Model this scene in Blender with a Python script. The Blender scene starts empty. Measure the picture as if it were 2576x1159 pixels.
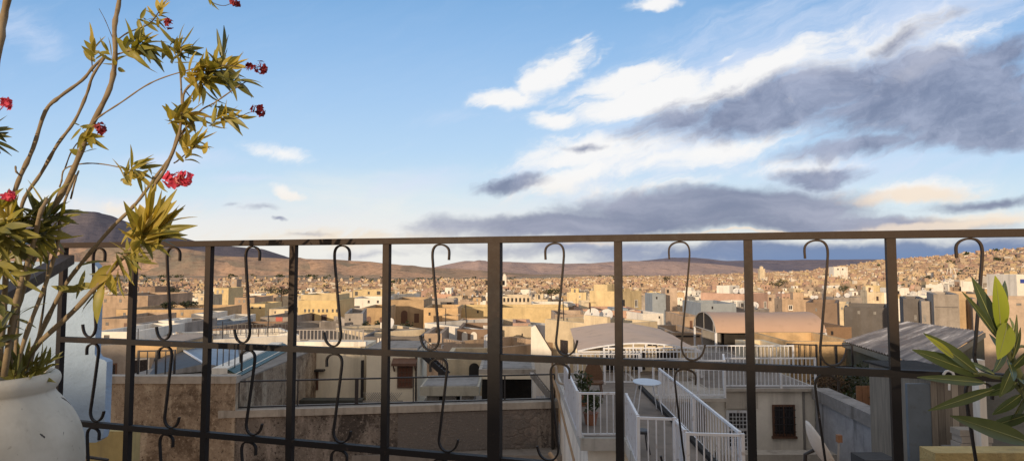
import bpy, math, random
from mathutils import Vector, Matrix, noise as mnoise
from mathutils.bvhtree import BVHTree

SC = bpy.context.scene
COL = SC.collection
rnd = random.Random(11)

# ------------------------------------------------------------------ camera
# image coordinates used below to survey the place: 2576 x 1159
PW, PH, FOC = 2576.0, 1159.0, 1600.0
PITCH = math.atan(95.0 / 1600.0)
CAMZ = 1.45                      # eye height above the terrace floor
CAM = Vector((0, 0, CAMZ))
cam_data = bpy.data.cameras.new("camera")
cam = bpy.data.objects.new("camera", cam_data)
COL.objects.link(cam)
cam.location = CAM
cam.rotation_euler = (math.pi / 2 + PITCH, 0, 0)
cam_data.sensor_width = 36
cam_data.lens = FOC / PW * 36
cam_data.clip_start = 0.05
cam_data.clip_end = 90000
SC.camera = cam


def ray(px, py):
    a = (px - PW / 2) / FOC
    b = (PH / 2 - py) / FOC
    return Vector((a, math.cos(PITCH) - b * math.sin(PITCH), math.sin(PITCH) + b * math.cos(PITCH)))


def at(px, py, Y):
    """point at distance Y in front of the terrace"""
    d = ray(px, py)
    return CAM + d * (Y / d.y)


def proj(p):
    d = Vector(p) - CAM
    f = d.y * math.cos(PITCH) + d.z * math.sin(PITCH)
    u = -d.y * math.sin(PITCH) + d.z * math.cos(PITCH)
    if f < 1e-6:
        return (-1e6, 1e6)
    return (PW / 2 + d.x / f * FOC, PH / 2 - u / f * FOC)


def zat(py, Y, px=1288):
    return at(px, py, Y).z


def xat(px, Y, py=760):
    return at(px, py, Y).x


# ------------------------------------------------------------------ mesh collector
class MB:
    def __init__(self):
        self.v, self.f, self.m = [], [], []
        self.smooth = False

    def add(self, verts, faces, mi=0):
        o = len(self.v)
        self.v.extend([Vector(p) for p in verts])
        for q in faces:
            self.f.append(tuple(i + o for i in q))
            self.m.append(mi)
        return self

    def quad(self, a, b, c, d, mi=0):
        return self.add([a, b, c, d], [(0, 1, 2, 3)], mi)

    def box(self, c, s, yaw=0.0, mi=0, M=None):
        """box centred at c with full sizes s"""
        x, y, z = s[0] / 2, s[1] / 2, s[2] / 2
        vs = [Vector(p) for p in ((-x, -y, -z), (x, -y, -z), (x, y, -z), (-x, y, -z), (-x, -y, z), (x, -y, z), (x, y, z), (-x, y, z))]
        R = M if M is not None else Matrix.Rotation(yaw, 3, 'Z')
        c = Vector(c)
        vs = [R @ p + c for p in vs]
        return self.add(vs, [(0, 3, 2, 1), (4, 5, 6, 7), (0, 1, 5, 4), (1, 2, 6, 5), (2, 3, 7, 6), (3, 0, 4, 7)], mi)

    def beam(self, a, b, w, h=None, up=(0, 0, 1), mi=0, ext=0.0):
        """rectangular bar from a to b (w across, h along up)"""
        a, b = Vector(a), Vector(b)
        h = h or w
        d = (b - a)
        L = d.length
        if L < 1e-6:
            return self
        d /= L
        a, b = a - d * ext, b + d * ext
        up = Vector(up)
        s = d.cross(up)
        if s.length < 1e-4:
            s = d.cross(Vector((1, 0, 0)))
        s.normalize()
        u = s.cross(d).normalized()
        s, u = s * (w / 2), u * (h / 2)
        vs = [a - s - u, a + s - u, a + s + u, a - s + u, b - s - u, b + s - u, b + s + u, b - s + u]
        return self.add(vs, [(0, 3, 2, 1), (4, 5, 6, 7), (0, 1, 5, 4), (1, 2, 6, 5), (2, 3, 7, 6), (3, 0, 4, 7)], mi)

    def tube(self, pts, rad, n=8, mi=0, cap=True):
        pts = [Vector(p) for p in pts]
        if not isinstance(rad, (list, tuple)):
            rad = [rad] * len(pts)
        o = len(self.v)
        prev = None
        for i, p in enumerate(pts):
            t = (pts[min(i + 1, len(pts) - 1)] - pts[max(i - 1, 0)])
            t = t.normalized() if t.length > 1e-9 else Vector((0, 0, 1))
            if prev is None:
                s = t.cross(Vector((0.31, 0.9, 0.2)))
                if s.length < 0.1:
                    s = t.cross(Vector((1, 0, 0)))
            else:
                s = prev - t * prev.dot(t)
            s.normalize()
            prev = s
            b = t.cross(s)
            for k in range(n):
                a = 2 * math.pi * k / n
                self.v.append(p + (s * math.cos(a) + b * math.sin(a)) * rad[i])
        for i in range(len(pts) - 1):
            for k in range(n):
                k2 = (k + 1) % n
                self.f.append((o + i * n + k, o + i * n + k2, o + (i + 1) * n + k2, o + (i + 1) * n + k))
                self.m.append(mi)
        if cap:
            self.f.append(tuple(o + k for k in reversed(range(n))))
            self.f.append(tuple(o + (len(pts) - 1) * n + k for k in range(n)))
            self.m += [mi, mi]
        return self

    def flat_sweep(self, pts, nrm, w, t, mi=0):
        """flat bar (w along nrm, t in the plane of the curve) along a planar path"""
        pts = [Vector(p) for p in pts]
        nrm = Vector(nrm).normalized()
        o = len(self.v)
        for i, p in enumerate(pts):
            d = (pts[min(i + 1, len(pts) - 1)] - pts[max(i - 1, 0)]).normalized()
            s = d.cross(nrm).normalized()
            for (a, b) in ((-1, -1), (1, -1), (1, 1), (-1, 1)):
                self.v.append(p + s * (a * t / 2) + nrm * (b * w / 2))
        for i in range(len(pts) - 1):
            for k in range(4):
                k2 = (k + 1) % 4
                self.f.append((o + i * 4 + k, o + i * 4 + k2, o + i * 4 + 4 + k2, o + i * 4 + 4 + k))
                self.m.append(mi)
        self.f.append((o + 3, o + 2, o + 1, o))
        e = o + (len(pts) - 1) * 4
        self.f.append((e, e + 1, e + 2, e + 3))
        self.m += [mi, mi]
        return self

    def lathe(self, prof, c, n=48, mi=0):
        c = Vector(c)
        o = len(self.v)
        for (r, z) in prof:
            for k in range(n):
                a = 2 * math.pi * k / n
                self.v.append(c + Vector((r * math.cos(a), r * math.sin(a), z)))
        for i in range(len(prof) - 1):
            for k in range(n):
                k2 = (k + 1) % n
                self.f.append((o + i * n + k, o + i * n + k2, o + (i + 1) * n + k2, o + (i + 1) * n + k))
                self.m.append(mi)
        return self

    def prism(self, poly, z0, z1, mi=0, top_mi=None):
        n = len(poly)
        vs = [Vector((p[0], p[1], z0)) for p in poly] + [Vector((p[0], p[1], z1)) for p in poly]
        o = len(self.v)
        self.v.extend(vs)
        for i in range(n):
            j = (i + 1) % n
            self.f.append((o + i, o + j, o + n + j, o + n + i))
            self.m.append(mi)
        self.f.append(tuple(o + n + i for i in range(n)))
        self.m.append(mi if top_mi is None else top_mi)
        self.f.append(tuple(o + i for i in reversed(range(n))))
        self.m.append(mi)
        return self

    def build(self, name, mats, parent=None, smooth=False):
        off = Vector((0, 0, 0))
        p = parent
        while p is not None:
            off = off + Vector(p.location)
            p = p.parent
        me = bpy.data.meshes.new(name)
        me.from_pydata([v - off for v in self.v], [], self.f)
        if not isinstance(mats, (list, tuple)):
            mats = [mats]
        for m in mats:
            me.materials.append(m)
        if len(mats) > 1:
            me.polygons.foreach_set('material_index', self.m)
        if smooth or self.smooth:
            me.polygons.foreach_set('use_smooth', [True] * len(me.polygons))
        me.update()
        o = bpy.data.objects.new(name, me)
        COL.objects.link(o)
        if parent is not None:
            o.parent = parent
        return o


def tag(o, label=None, cat=None, group=None, kind=None):
    if label:
        o['label'] = label
    if cat:
        o['category'] = cat
    if group:
        o['group'] = group
    if kind:
        o['kind'] = kind
    return o


def thing(name, label, cat, loc, group=None):
    o = bpy.data.objects.new(name, None)
    COL.objects.link(o)
    o.location = loc
    o.empty_display_size = 0.2
    return tag(o, label, cat, group)


def spline(pts, per=6):
    """Catmull-Rom through pts"""
    pts = [Vector(p) for p in pts]
    P = [pts[0] * 2 - pts[1]] + pts + [pts[-1] * 2 - pts[-2]]
    out = []
    for i in range(1, len(P) - 2):
        a, b, c, d = P[i - 1], P[i], P[i + 1], P[i + 2]
        for k in range(per):
            t = k / per
            out.append(0.5 * ((2 * b) + (c - a) * t + (2 * a - 5 * b + 4 * c - d) * t * t + (3 * b - a - 3 * c + d) * t ** 3))
    out.append(pts[-1])
    return out


def smooth01(a, b, x):
    t = max(0.0, min(1.0, (x - a) / (b - a)))
    return t * t * (3 - 2 * t)


def interp(xs, ys, x):
    if x <= xs[0]:
        return ys[0]
    if x >= xs[-1]:
        return ys[-1]
    for i in range(len(xs) - 1):
        if x <= xs[i + 1]:
            t = (x - xs[i]) / (xs[i + 1] - xs[i])
            return ys[i] + (ys[i + 1] - ys[i]) * t


# ------------------------------------------------------------------ node helper
class NT:
    def __init__(self, tree):
        self.t = tree

    def n(self, typ, inp=None, **kw):
        nd = self.t.nodes.new(typ)
        for k, v in kw.items():
            setattr(nd, k, v)
        for k, v in (inp or {}).items():
            self.set(nd, k, v)
        return nd

    def set(self, nd, k, v):
        s = nd.inputs[k]
        if isinstance(v, bpy.types.NodeSocket):
            self.t.links.new(v, s)
        elif isinstance(v, bpy.types.Node):
            self.t.links.new(v.outputs[0], s)
        else:
            s.default_value = v

    def math(self, op, a, b=None, c=None, clamp=False):
        nd = self.n('ShaderNodeMath', operation=op, use_clamp=clamp)
        self.set(nd, 0, a)
        if b is not None:
            self.set(nd, 1, b)
        if c is not None:
            self.set(nd, 2, c)
        return nd.outputs[0]

    def ramp01(self, x, a, b, lo=0.0, hi=1.0, smooth=True):
        nd = self.n('ShaderNodeMapRange', interpolation_type='SMOOTHSTEP' if smooth else 'LINEAR')
        self.set(nd, 0, x)
        for i, v in ((1, a), (2, b), (3, lo), (4, hi)):
            nd.inputs[i].default_value = v
        return nd.outputs[0]

    def mix(self, fac, a, b, blend='MIX'):
        nd = self.n('ShaderNodeMix', data_type='RGBA', blend_type=blend)
        self.set(nd, 0, fac)
        for i, v in ((6, a), (7, b)):
            if isinstance(v, tuple) and len(v) == 3:
                v = v + (1.0,)
            self.set(nd, i, v)
        return nd.outputs[2]

    def noise(self, vec, scale, detail=4.0, rough=0.55, dist=0.0):
        nd = self.n('ShaderNodeTexNoise', {'Scale': scale, 'Detail': detail, 'Roughness': rough, 'Distortion': dist})
        if vec is not None:
            self.set(nd, 'Vector', vec)
        return nd.outputs[0]

    def mapping(self, vec, loc=(0, 0, 0), rot=(0, 0, 0), scale=(1, 1, 1), typ='POINT'):
        if typ == 'POINT' and any(rot) and len(set(scale)) > 1:      # turn first, stretch afterwards
            vec = self.mapping(vec, rot=rot)
            rot = (0, 0, 0)
        nd = self.n('ShaderNodeMapping', vector_type=typ)
        self.set(nd, 'Vector', vec)
        nd.inputs['Location'].default_value = loc
        nd.inputs['Rotation'].default_value = rot
        nd.inputs['Scale'].default_value = scale
        return nd.outputs[0]


def new_mat(name):
    m = bpy.data.materials.new(name)
    m.use_nodes = True
    t = m.node_tree
    t.nodes.clear()
    N = NT(t)
    bs = N.n('ShaderNodeBsdfPrincipled')
    out = N.n('ShaderNodeOutputMaterial')
    t.links.new(bs.outputs[0], out.inputs[0])
    return m, N, bs, out


def lin(r, g, b):
    f = lambda c: (c / 255.0 / 12.92) if c / 255.0 <= 0.04045 else ((c / 255.0 + 0.055) / 1.055) ** 2.4
    return (f(r), f(g), f(b))


def plaster(name, col, var=0.35, scale=0.6, stain=0.35, dark=(0.10, 0.085, 0.07), bump=0.25, rough=0.92, fine=9.0, tint=0.0):
    """weathered lime plaster; var = patchiness, stain = grime streaks running down"""
    m, N, bs, out = new_mat(name)
    g = N.n('ShaderNodeNewGeometry')
    pos = g.outputs['Position']
    big = N.noise(pos, scale, 6, 0.62, 0.6)
    fin = N.noise(pos, fine, 5, 0.65)
    st = N.noise(N.mapping(pos, scale=(2.2, 2.2, 0.22)), scale * 1.6, 5, 0.6)
    mid = N.noise(pos, scale * 4.3, 6, 0.68, 0.4)
    k = N.math('MULTIPLY_ADD', N.math('SUBTRACT', big, 0.5), 2.4 * var, 1.0)
    k = N.math('MULTIPLY', k, N.math('MULTIPLY_ADD', N.math('SUBTRACT', mid, 0.5), 2.0 * var, 1.0))
    k = N.math('MULTIPLY', k, N.math('MULTIPLY_ADD', N.math('SUBTRACT', fin, 0.5), 0.7 * var, 1.0))
    c = N.mix(1.0, col, N.n('ShaderNodeCombineXYZ', {0: k, 1: k, 2: k}).outputs[0], 'MULTIPLY')
    if tint > 0:
        oi = N.n('ShaderNodeObjectInfo')
        hs = N.n('ShaderNodeHueSaturation')
        N.set(hs, 'Color', c)
        N.set(hs, 'Value', N.math('MULTIPLY_ADD', N.math('SUBTRACT', oi.outputs['Random'], 0.5), tint, 1.0))
        N.set(hs, 'Saturation', N.math('MULTIPLY_ADD', N.math('SUBTRACT', N.math('FRACT', N.math('MULTIPLY', oi.outputs['Random'], 7.31)), 0.5), tint, 1.0))
        c = hs.outputs[0]
    sm = N.math('MULTIPLY', N.ramp01(st, 0.50, 0.70), stain)
    c = N.mix(N.math('MULTIPLY', N.ramp01(mid, 0.60, 0.68), stain * 0.55), c, tuple(min(0.8, q * 0.55 + 0.06) for q in col))
    c = N.mix(sm, c, dark)
    N.set(bs, 'Base Color', c)
    bs.inputs['Roughness'].default_value = rough
    bs.inputs['Specular IOR Level'].default_value = 0.2
    if bump:
        bp = N.n('ShaderNodeBump', {'Strength': bump, 'Distance': 0.05})
        N.set(bp, 'Height', N.noise(pos, fine * 0.7, 6, 0.7))
        N.set(bs, 'Normal', bp)
    return m


def paint(name, col, rough=0.5, var=0.2, scale=6.0, dirt=(0.09, 0.07, 0.05), dirt_amt=0.25, metal=0.0, bump=0.0):
    m, N, bs, out = new_mat(name)
    g = N.n('ShaderNodeNewGeometry')
    pos = g.outputs['Position']
    a = N.noise(pos, scale, 5, 0.6)
    b = N.noise(pos, scale * 3.1, 4, 0.6)
    k = N.math('MULTIPLY_ADD', N.math('SUBTRACT', a, 0.5), 2 * var, 1.0)
    c = N.mix(1.0, col, N.n('ShaderNodeCombineXYZ', {0: k, 1: k, 2: k}).outputs[0], 'MULTIPLY')
    c = N.mix(N.math('MULTIPLY', N.ramp01(b, 0.55, 0.72), dirt_amt), c, dirt)
    N.set(bs, 'Base Color', c)
    N.set(bs, 'Roughness', N.math('MULTIPLY_ADD', b, 0.3, rough - 0.15))
    bs.inputs['Metallic'].default_value = metal
    if bump:
        bp = N.n('ShaderNodeBump', {'Strength': bump, 'Distance': 0.004})
        N.set(bp, 'Height', b)
        N.set(bs, 'Normal', bp)
    return m


# ------------------------------------------------------------------ sun
SUN_EL, SUN_AZ = math.radians(6.6), math.radians(26)    # azimuth: left of straight behind the viewer
to_sun = Vector((-math.sin(SUN_AZ) * math.cos(SUN_EL), -math.cos(SUN_AZ) * math.cos(SUN_EL), math.sin(SUN_EL)))
sd = bpy.data.lights.new("sun", 'SUN')
sd.energy = 4.0
sd.angle = math.radians(0.5)
sd.color = (1.0, 0.765, 0.52)
so = bpy.data.objects.new("sun", sd)
COL.objects.link(so)
so.rotation_euler = to_sun.to_track_quat('Z', 'Y').to_euler()
so.location = (-20, -40, 30)

SC.view_settings.view_transform = 'Standard'
SC.view_settings.look = 'None'
SC.view_settings.exposure = 0
SC.view_settings.gamma = 1
SC.render.engine = 'CYCLES'
SC.cycles.max_bounces = 5
SC.cycles.diffuse_bounces = 3
SC.cycles.glossy_bounces = 2
SC.cycles.transmission_bounces = 3
SC.cycles.transparent_max_bounces = 6
SC.cycles.use_denoising = True
SC.cycles.sample_clamp_indirect = 6.0
# ------------------------------------------------------------------ sky
world = bpy.data.worlds.new("World")
SC.world = world
world.use_nodes = True
wt = world.node_tree
wt.nodes.clear()
N = NT(wt)
bg = N.n('ShaderNodeBackground')
bg.inputs['Strength'].default_value = 0.1
wo = N.n('ShaderNodeOutputWorld')
wt.links.new(bg.outputs[0], wo.inputs[0])
nish = N.n('ShaderNodeTexSky', sky_type='NISHITA')
nish.sun_disc = False
nish.sun_elevation = SUN_EL
nish.sun_rotation = math.pi + SUN_AZ
nish.altitude = 400
nish.dust_density = 1.2
tc = N.n('ShaderNodeTexCoord')
sep = N.n('ShaderNodeSeparateXYZ')
N.set(sep, 0, tc.outputs['Generated'])
dx, dy, dz = sep.outputs
ay = N.math('MAXIMUM', N.math('ABSOLUTE', dy), 0.12)
u = N.math('DIVIDE', dx, ay)
v = N.math('DIVIDE', dz, ay)
uv = N.n('ShaderNodeCombineXYZ', {0: u, 1: v, 2: 0.0}).outputs[0]


def sky_uv(px, py):
    d = ray(px, py)
    return d.x / d.y, d.z / d.y


def rgb10(r, g, b, k=10.0):
    c = lin(r, g, b)
    return (c[0] * k, c[1] * k, c[2] * k, 1.0)


# clear-sky gradient over elevation
cr = N.n('ShaderNodeValToRGB')
N.set(cr, 0, N.ramp01(v, -0.02, 0.50, smooth=False))
els = cr.color_ramp.elements
stops = [(674, (222, 226, 228)), (610, (234, 238, 238)), (560, (222, 236, 245)), (490, (210, 233, 249)), (380, (188, 220, 250)), (240, (168, 206, 246)), (100, (147, 191, 238)), (0, (132, 180, 230))]
fr = []
for (py, c) in stops:
    fr.append(((sky_uv(1288, py)[1] + 0.02) / 0.52, c))
els[0].position, els[1].position = 0.0, 1.0
els[0].color = lin(*stops[0][1]) + (1,)
els[1].color = lin(*stops[-1][1]) + (1,)
for p, c in fr:
    e = els.new(max(0.0, min(1.0, p)))
    e.color = lin(*c) + (1,)
clear = N.mix(1.0, cr.outputs[0], (10, 10, 10, 1), 'MULTIPLY')
sky = N.mix(0.08, clear, nish.outputs[0])

# domain warp + streaky fbm shared by all clouds
w1 = N.n('ShaderNodeTexNoise', {'Scale': 5.0, 'Detail': 5.0, 'Roughness': 0.6})
N.set(w1, 'Vector', uv)
wv = N.n('ShaderNodeVectorMath', operation='SUBTRACT')
N.set(wv, 0, w1.outputs['Color'])
wv.inputs[1].default_value = (0.5, 0.5, 0.5)
ws = N.n('ShaderNodeVectorMath', operation='MULTIPLY')
N.set(ws, 0, wv.outputs[0])
ws.inputs[1].default_value = (0.16, 0.07, 0)
wa = N.n('ShaderNodeVectorMath', operation='ADD')
N.set(wa, 0, uv)
N.set(wa, 1, ws.outputs[0])
uvw = wa.outputs[0]
rot = math.radians(-17)
n_streak = N.noise(N.mapping(uvw, rot=(0, 0, rot), scale=(3.2, 11.0, 1)), 1.0, 8, 0.62, 0.3)
n_flat = N.noise(N.mapping(uvw, loc=(3.1, 1.7, 0), scale=(3.0, 13.0, 1)), 1.0, 8, 0.6, 0.2)
n_puff = N.noise(N.mapping(uvw, loc=(1.3, 4.7, 0), rot=(0, 0, rot), scale=(8.0, 14.0, 1)), 1.0, 9, 0.66, 0.2)
n_fine = N.noise(N.mapping(uvw, loc=(7.3, 2.7, 0), rot=(0, 0, rot), scale=(20.0, 42.0, 1)), 1.0, 7, 0.6, 0.2)


n_wisp = N.noise(N.mapping(uvw, loc=(2.2, 5.1, 0), rot=(0, 0, math.radians(-24)), scale=(5.0, 34.0, 1)), 1.0, 9, 0.68, 0.5)


def blobs(lst):
    cur = None
    for (px, py, rx, ry, ang, amp) in lst:
        uu, vv = sky_uv(px, py)
        mp = N.mapping(uvw, loc=(uu, vv, 0), rot=(0, 0, math.radians(ang)), scale=(rx / FOC, ry / FOC, 1), typ='TEXTURE')
        gr = N.n('ShaderNodeTexGradient', gradient_type='SPHERICAL')
        N.set(gr, 0, mp)
        x = N.math('MULTIPLY', gr.outputs[1], amp)
        cur = x if cur is None else N.math('SMOOTH_MAX', cur, x, 0.12)
    return cur


def cloud_mask(lst, ns, k, lo, hi):
    D = blobs(lst)
    gate = N.ramp01(D, 0.0, 0.22)
    nn = N.math('MULTIPLY', N.math('SUBTRACT', ns, 0.5), k)
    x = N.math('MULTIPLY_ADD', nn, gate, D)
    return N.ramp01(x, lo, hi)


veil = [(2300, 70, 700, 220, 20, 0.8), (150, 560, 420, 80, 0, 0.8), (1050, 470, 380, 60, 6, 0.45), (300, 520, 420, 60, 0, 0.8), (900, 590, 600, 60, 2, 0.9), (1350, 430, 300, 60, 12, 0.5), (1900, 130, 700, 190, 20, 0.55), (2350, 40, 500, 130, 22, 0.55), (1700, 330, 520, 190, 12, 0.75), (1500, 480, 420, 90, 10, 0.55), (2100, 420, 620, 110, 3, 0.6),
        (600, 610, 1000, 130, 0, 1.0), (1250, 560, 420, 100, 8, 0.55), (60, 90, 160, 90, -35, 0.4), (420, 400, 260, 36, 0, 0.55), (600, 446, 190, 20, -2, 0.45), (1180, 300, 240, 40, 4, 0.28)]
white = [(1395, 180, 170, 62, 38, 1.1), (1270, 250, 130, 46, 8, 1.1), (1405, 305, 110, 40, 0, 0.95), (1560, 205, 230, 60, 20, 0.95), (1630, 245, 260, 85, 14, 1.2),
         (1880, 195, 420, 62, 22, 1.15), (2230, 110, 360, 60, 22, 0.75), (1500, 385, 360, 74, 8, 0.85), (1350, 480, 240, 36, 8, 0.6), (1620, 470, 300, 40, 4, 0.6), (1430, 445, 260, 44, 14, 0.85), (1780, 385, 330, 52, 12, 0.85),
         (705, 385, 190, 34, -10, 0.62), (740, 487, 85, 24, -14, 0.95), (1650, 2, 110, 26, 10, 0.9), (1500, 140, 70, 22, 55, 0.55), (1430, 103, 90, 16, 25, 0.45), (2420, 110, 330, 70, 25, 0.5), (2300, 180, 220, 40, 20, 0.6),
         (2290, 482, 360, 44, 2, 0.85), (2380, 556, 560, 34, 3, 0.9), (860, 600, 520, 44, 0, 0.6), (300, 515, 320, 40, 0, 0.6), (1850, 133, 70, 14, 30, 0.5), (1530, 590, 200, 20, 0, 0.5), (2000, 420, 260, 46, 4, 0.6)]
grey = [(1690, 312, 240, 72, 12, 1.0), (1960, 265, 470, 105, 13, 1.3), (2330, 240, 480, 150, 10, 1.35), (2500, 320, 420, 95, 4, 1.3), (2480, 160, 380, 80, 24, 0.95), (2200, 365, 420, 46, 6, 0.85), (2300, 90, 420, 46, 24, 0.55),
        (1280, 460, 150, 34, 8, 0.95), (1475, 378, 150, 20, 0, 0.62), (2060, 440, 220, 36, 3, 0.85), (1640, 378, 100, 16, 8, 0.35)]
deck = [(1780, 524, 620, 80, 2, 1.25), (1520, 560, 640, 56, 1, 1.2), (2050, 560, 760, 46, 0, 1.0), (2500, 512, 300, 30, 2, 0.8), (2200, 640, 1100, 70, 0, 1.15), (1500, 625, 800, 46, 0, 0.6), (1500, 585, 900, 26, 0, 0.7),
        (675, 522, 100, 16, 0, 0.5), (770, 590, 160, 18, 0, 0.5), (725, 550, 32, 10, 0, 0.7), (610, 515, 60, 10, 0, 0.4), (950, 640, 300, 20, 0, 0.4)]
m_veil = cloud_mask(veil, N.math('MULTIPLY_ADD', n_wisp, 0.55, N.math('MULTIPLY', n_streak, 0.45)), 1.7, 0.0, 0.85)
m_white = cloud_mask(white, N.math('MULTIPLY_ADD', n_fine, 0.3, N.math('MULTIPLY_ADD', n_wisp, 0.25, N.math('MULTIPLY', n_puff, 0.45))), 2.1, 0.08, 0.72)
m_white = N.math('MULTIPLY', m_white, N.ramp01(N.math('MULTIPLY_ADD', m_white, 0.45, n_wisp), 0.35, 0.85, 0.35, 1.0))
m_grey = cloud_mask(grey, N.math('MULTIPLY_ADD', n_fine, 0.22, N.math('MULTIPLY_ADD', n_wisp, 0.28, N.math('MULTIPLY', n_streak, 0.5))), 2.0, 0.18, 0.70)
m_deck = cloud_mask(deck, N.math('MULTIPLY_ADD', n_fine, 0.25, N.math('MULTIPLY', n_flat, 0.75)), 1.5, 0.16, 0.72)
warm = N.ramp01(v, 0.16, 0.03)
c_white = N.mix(warm, rgb10(255, 254, 253, 9.6), rgb10(250, 234, 212, 9.2))
c_veil = N.mix(warm, rgb10(214, 226, 248), rgb10(240, 238, 232))
shade = N.ramp01(n_puff, 0.3, 0.7)
c_grey = N.mix(shade, rgb10(118, 128, 156), rgb10(166, 174, 198))
c_grey = N.mix(N.math('MULTIPLY', N.ramp01(n_fine, 0.58, 0.75), 0.35), c_grey, rgb10(196, 196, 206))
low = N.ramp01(v, 0.07, 0.015)
right = N.ramp01(u, -0.1, 0.55)
c_deck = N.mix(N.ramp01(n_flat, 0.35, 0.7), rgb10(120, 129, 156), rgb10(166, 170, 190))
c_deck = N.mix(N.math('MULTIPLY', low, right), c_deck, rgb10(104, 132, 176))
bank = N.math('MULTIPLY', N.ramp01(N.math('MULTIPLY_ADD', N.math('SUBTRACT', n_flat, 0.5), 0.16, v), 0.155, 0.045), N.ramp01(u, 0.25, -0.25, 0.25, 1.0))
sky = N.mix(N.math('MULTIPLY', bank, 0.8), sky, rgb10(242, 241, 236))
sky = N.mix(N.math('MULTIPLY', m_veil, 0.85), sky, c_veil)
sky = N.mix(N.math('MULTIPLY', m_white, 0.96), sky, c_white)
sky = N.mix(N.math('MULTIPLY', m_grey, 0.9), sky, c_grey)
sky = N.mix(N.math('MULTIPLY', m_deck, 0.92), sky, c_deck)
# light rim of cloud left over the dark decks
m_rim = cloud_mask([(2330, 487, 330, 36, 2, 0.9), (2380, 560, 520, 24, 3, 0.9), (1900, 583, 620, 10, 1, 0.8), (1480, 610, 300, 16, 0, 0.5)], N.math('MULTIPLY_ADD', n_fine, 0.3, N.math('MULTIPLY', n_flat, 0.7)), 1.2, 0.25, 0.7)
sky = N.mix(N.math('MULTIPLY', m_rim, 0.8), sky, rgb10(246, 228, 208))
# unseen evening sky behind the viewer plus added overcast overhead, brightened to lift shade
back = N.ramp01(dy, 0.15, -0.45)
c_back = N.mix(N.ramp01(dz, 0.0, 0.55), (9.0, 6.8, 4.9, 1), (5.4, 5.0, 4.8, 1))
top = N.ramp01(dz, 0.42, 0.75)
sky = N.mix(N.math('MULTIPLY', top, 0.85), sky, (6.3, 6.2, 6.2, 1))
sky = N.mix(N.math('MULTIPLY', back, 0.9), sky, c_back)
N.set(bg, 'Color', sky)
world.cycles.sampling_method = 'MANUAL'
world.cycles.sample_map_resolution = 512
# ------------------------------------------------------------------ land
GP = [-400, 0, 400, 800, 1288, 1700, 2100, 2250, 2576, 3000]
GR = [60, 100, 180, 300, 500, 800, 1200, 1600, 2200, 4000, 9000, 30000]
GT = [[955] * 10,
      [885, 885, 885, 885, 890, 890, 885, 880, 870, 870],
      [815, 815, 825, 825, 830, 830, 825, 815, 800, 800],
      [772, 772, 780, 783, 786, 784, 775, 768, 755, 755],
      [745, 745, 752, 753, 757, 753, 740, 732, 718, 712],
      [722, 722, 732, 733, 736, 730, 712, 702, 690, 682],
      [705, 705, 718, 719, 720, 712, 693, 680, 662, 650],
      [695, 695, 705, 707, 709, 703, 678, 661, 638, 620],
      [690, 690, 697, 700, 704, 700, 692, 684, 660, 645],
      [686, 686, 690, 692, 697, 694, 688, 686, 676, 670],
      [682, 682, 684, 684, 686, 686, 684, 682, 680, 680],
      [678] * 10]


def ground_z(x, y):
    r = math.hypot(x, y)
    if y < -2:                                   # unseen hillside behind the terrace, shaped to shade the near houses
        t = smooth01(-2, -38, y) if False else smooth01(2, 38, -y)
        ridge = CAMZ + 4.75 + 0.22 * mnoise.noise(Vector((x * 0.09, 3.3, 0))) + 0.16 * mnoise.noise(Vector((x * 0.31, 9.3, 0)))
        return -9.5 + t * (ridge + 9.5) - max(0, -y - 42) * 0.12
    if r < 60:
        return -9.2 - 0.0 * r + (zat(955, 60) + 9.2) * smooth01(20, 60, r)
    px = 1288 + FOC * x / max(y, 0.5 * abs(x), 1.0)
    px = max(-400, min(3000, px))
    lr = math.log(r)
    rows = [interp(GP, row, px) for row in GT]
    py = interp([math.log(q) for q in GR], rows, lr)
    return CAMZ - (py - 674) / FOC * r


def wobble(x, y, r):
    if r < 250 or y < 0:
        return 0
    return (mnoise.fractal(Vector((x, y, 0)) / (r * 0.16 + 120), 1.0, 2.0, 4)) * r * 0.0035


gm, N, bs, out = new_mat("land")
pos = N.n('ShaderNodeNewGeometry').outputs['Position']
a = N.noise(pos, 0.004, 6, 0.6, 0.5)
b = N.noise(pos, 0.05, 5, 0.6)
vor = N.n('ShaderNodeTexVoronoi', {'Scale': 0.0045, 'Randomness': 1.0})
N.set(vor, 'Vector', N.mapping(pos, rot=(0, 0, 0.5), scale=(0.6, 1.0, 0.2)))
c = N.mix(N.ramp01(a, 0.4, 0.6), (0.40, 0.28, 0.19), (0.30, 0.235, 0.155))
vs = N.n('ShaderNodeSeparateColor')
N.set(vs, 0, vor.outputs['Color'])
c = N.mix(N.math('MULTIPLY', N.ramp01(vs.outputs[0], 0.62, 0.66), 0.75), c, (0.56, 0.34, 0.19))
c = N.mix(N.math('MULTIPLY', N.ramp01(vs.outputs[1], 0.66, 0.7), 0.65), c, (0.22, 0.18, 0.11))
c = N.mix(N.math('MULTIPLY', N.ramp01(b, 0.55, 0.75), 0.45), c, (0.14, 0.125, 0.075))
N.set(bs, 'Base Color', c)
bs.inputs['Roughness'].default_value = 0.97
bs.inputs['Specular IOR Level'].default_value = 0.1
LAND = gm

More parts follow.
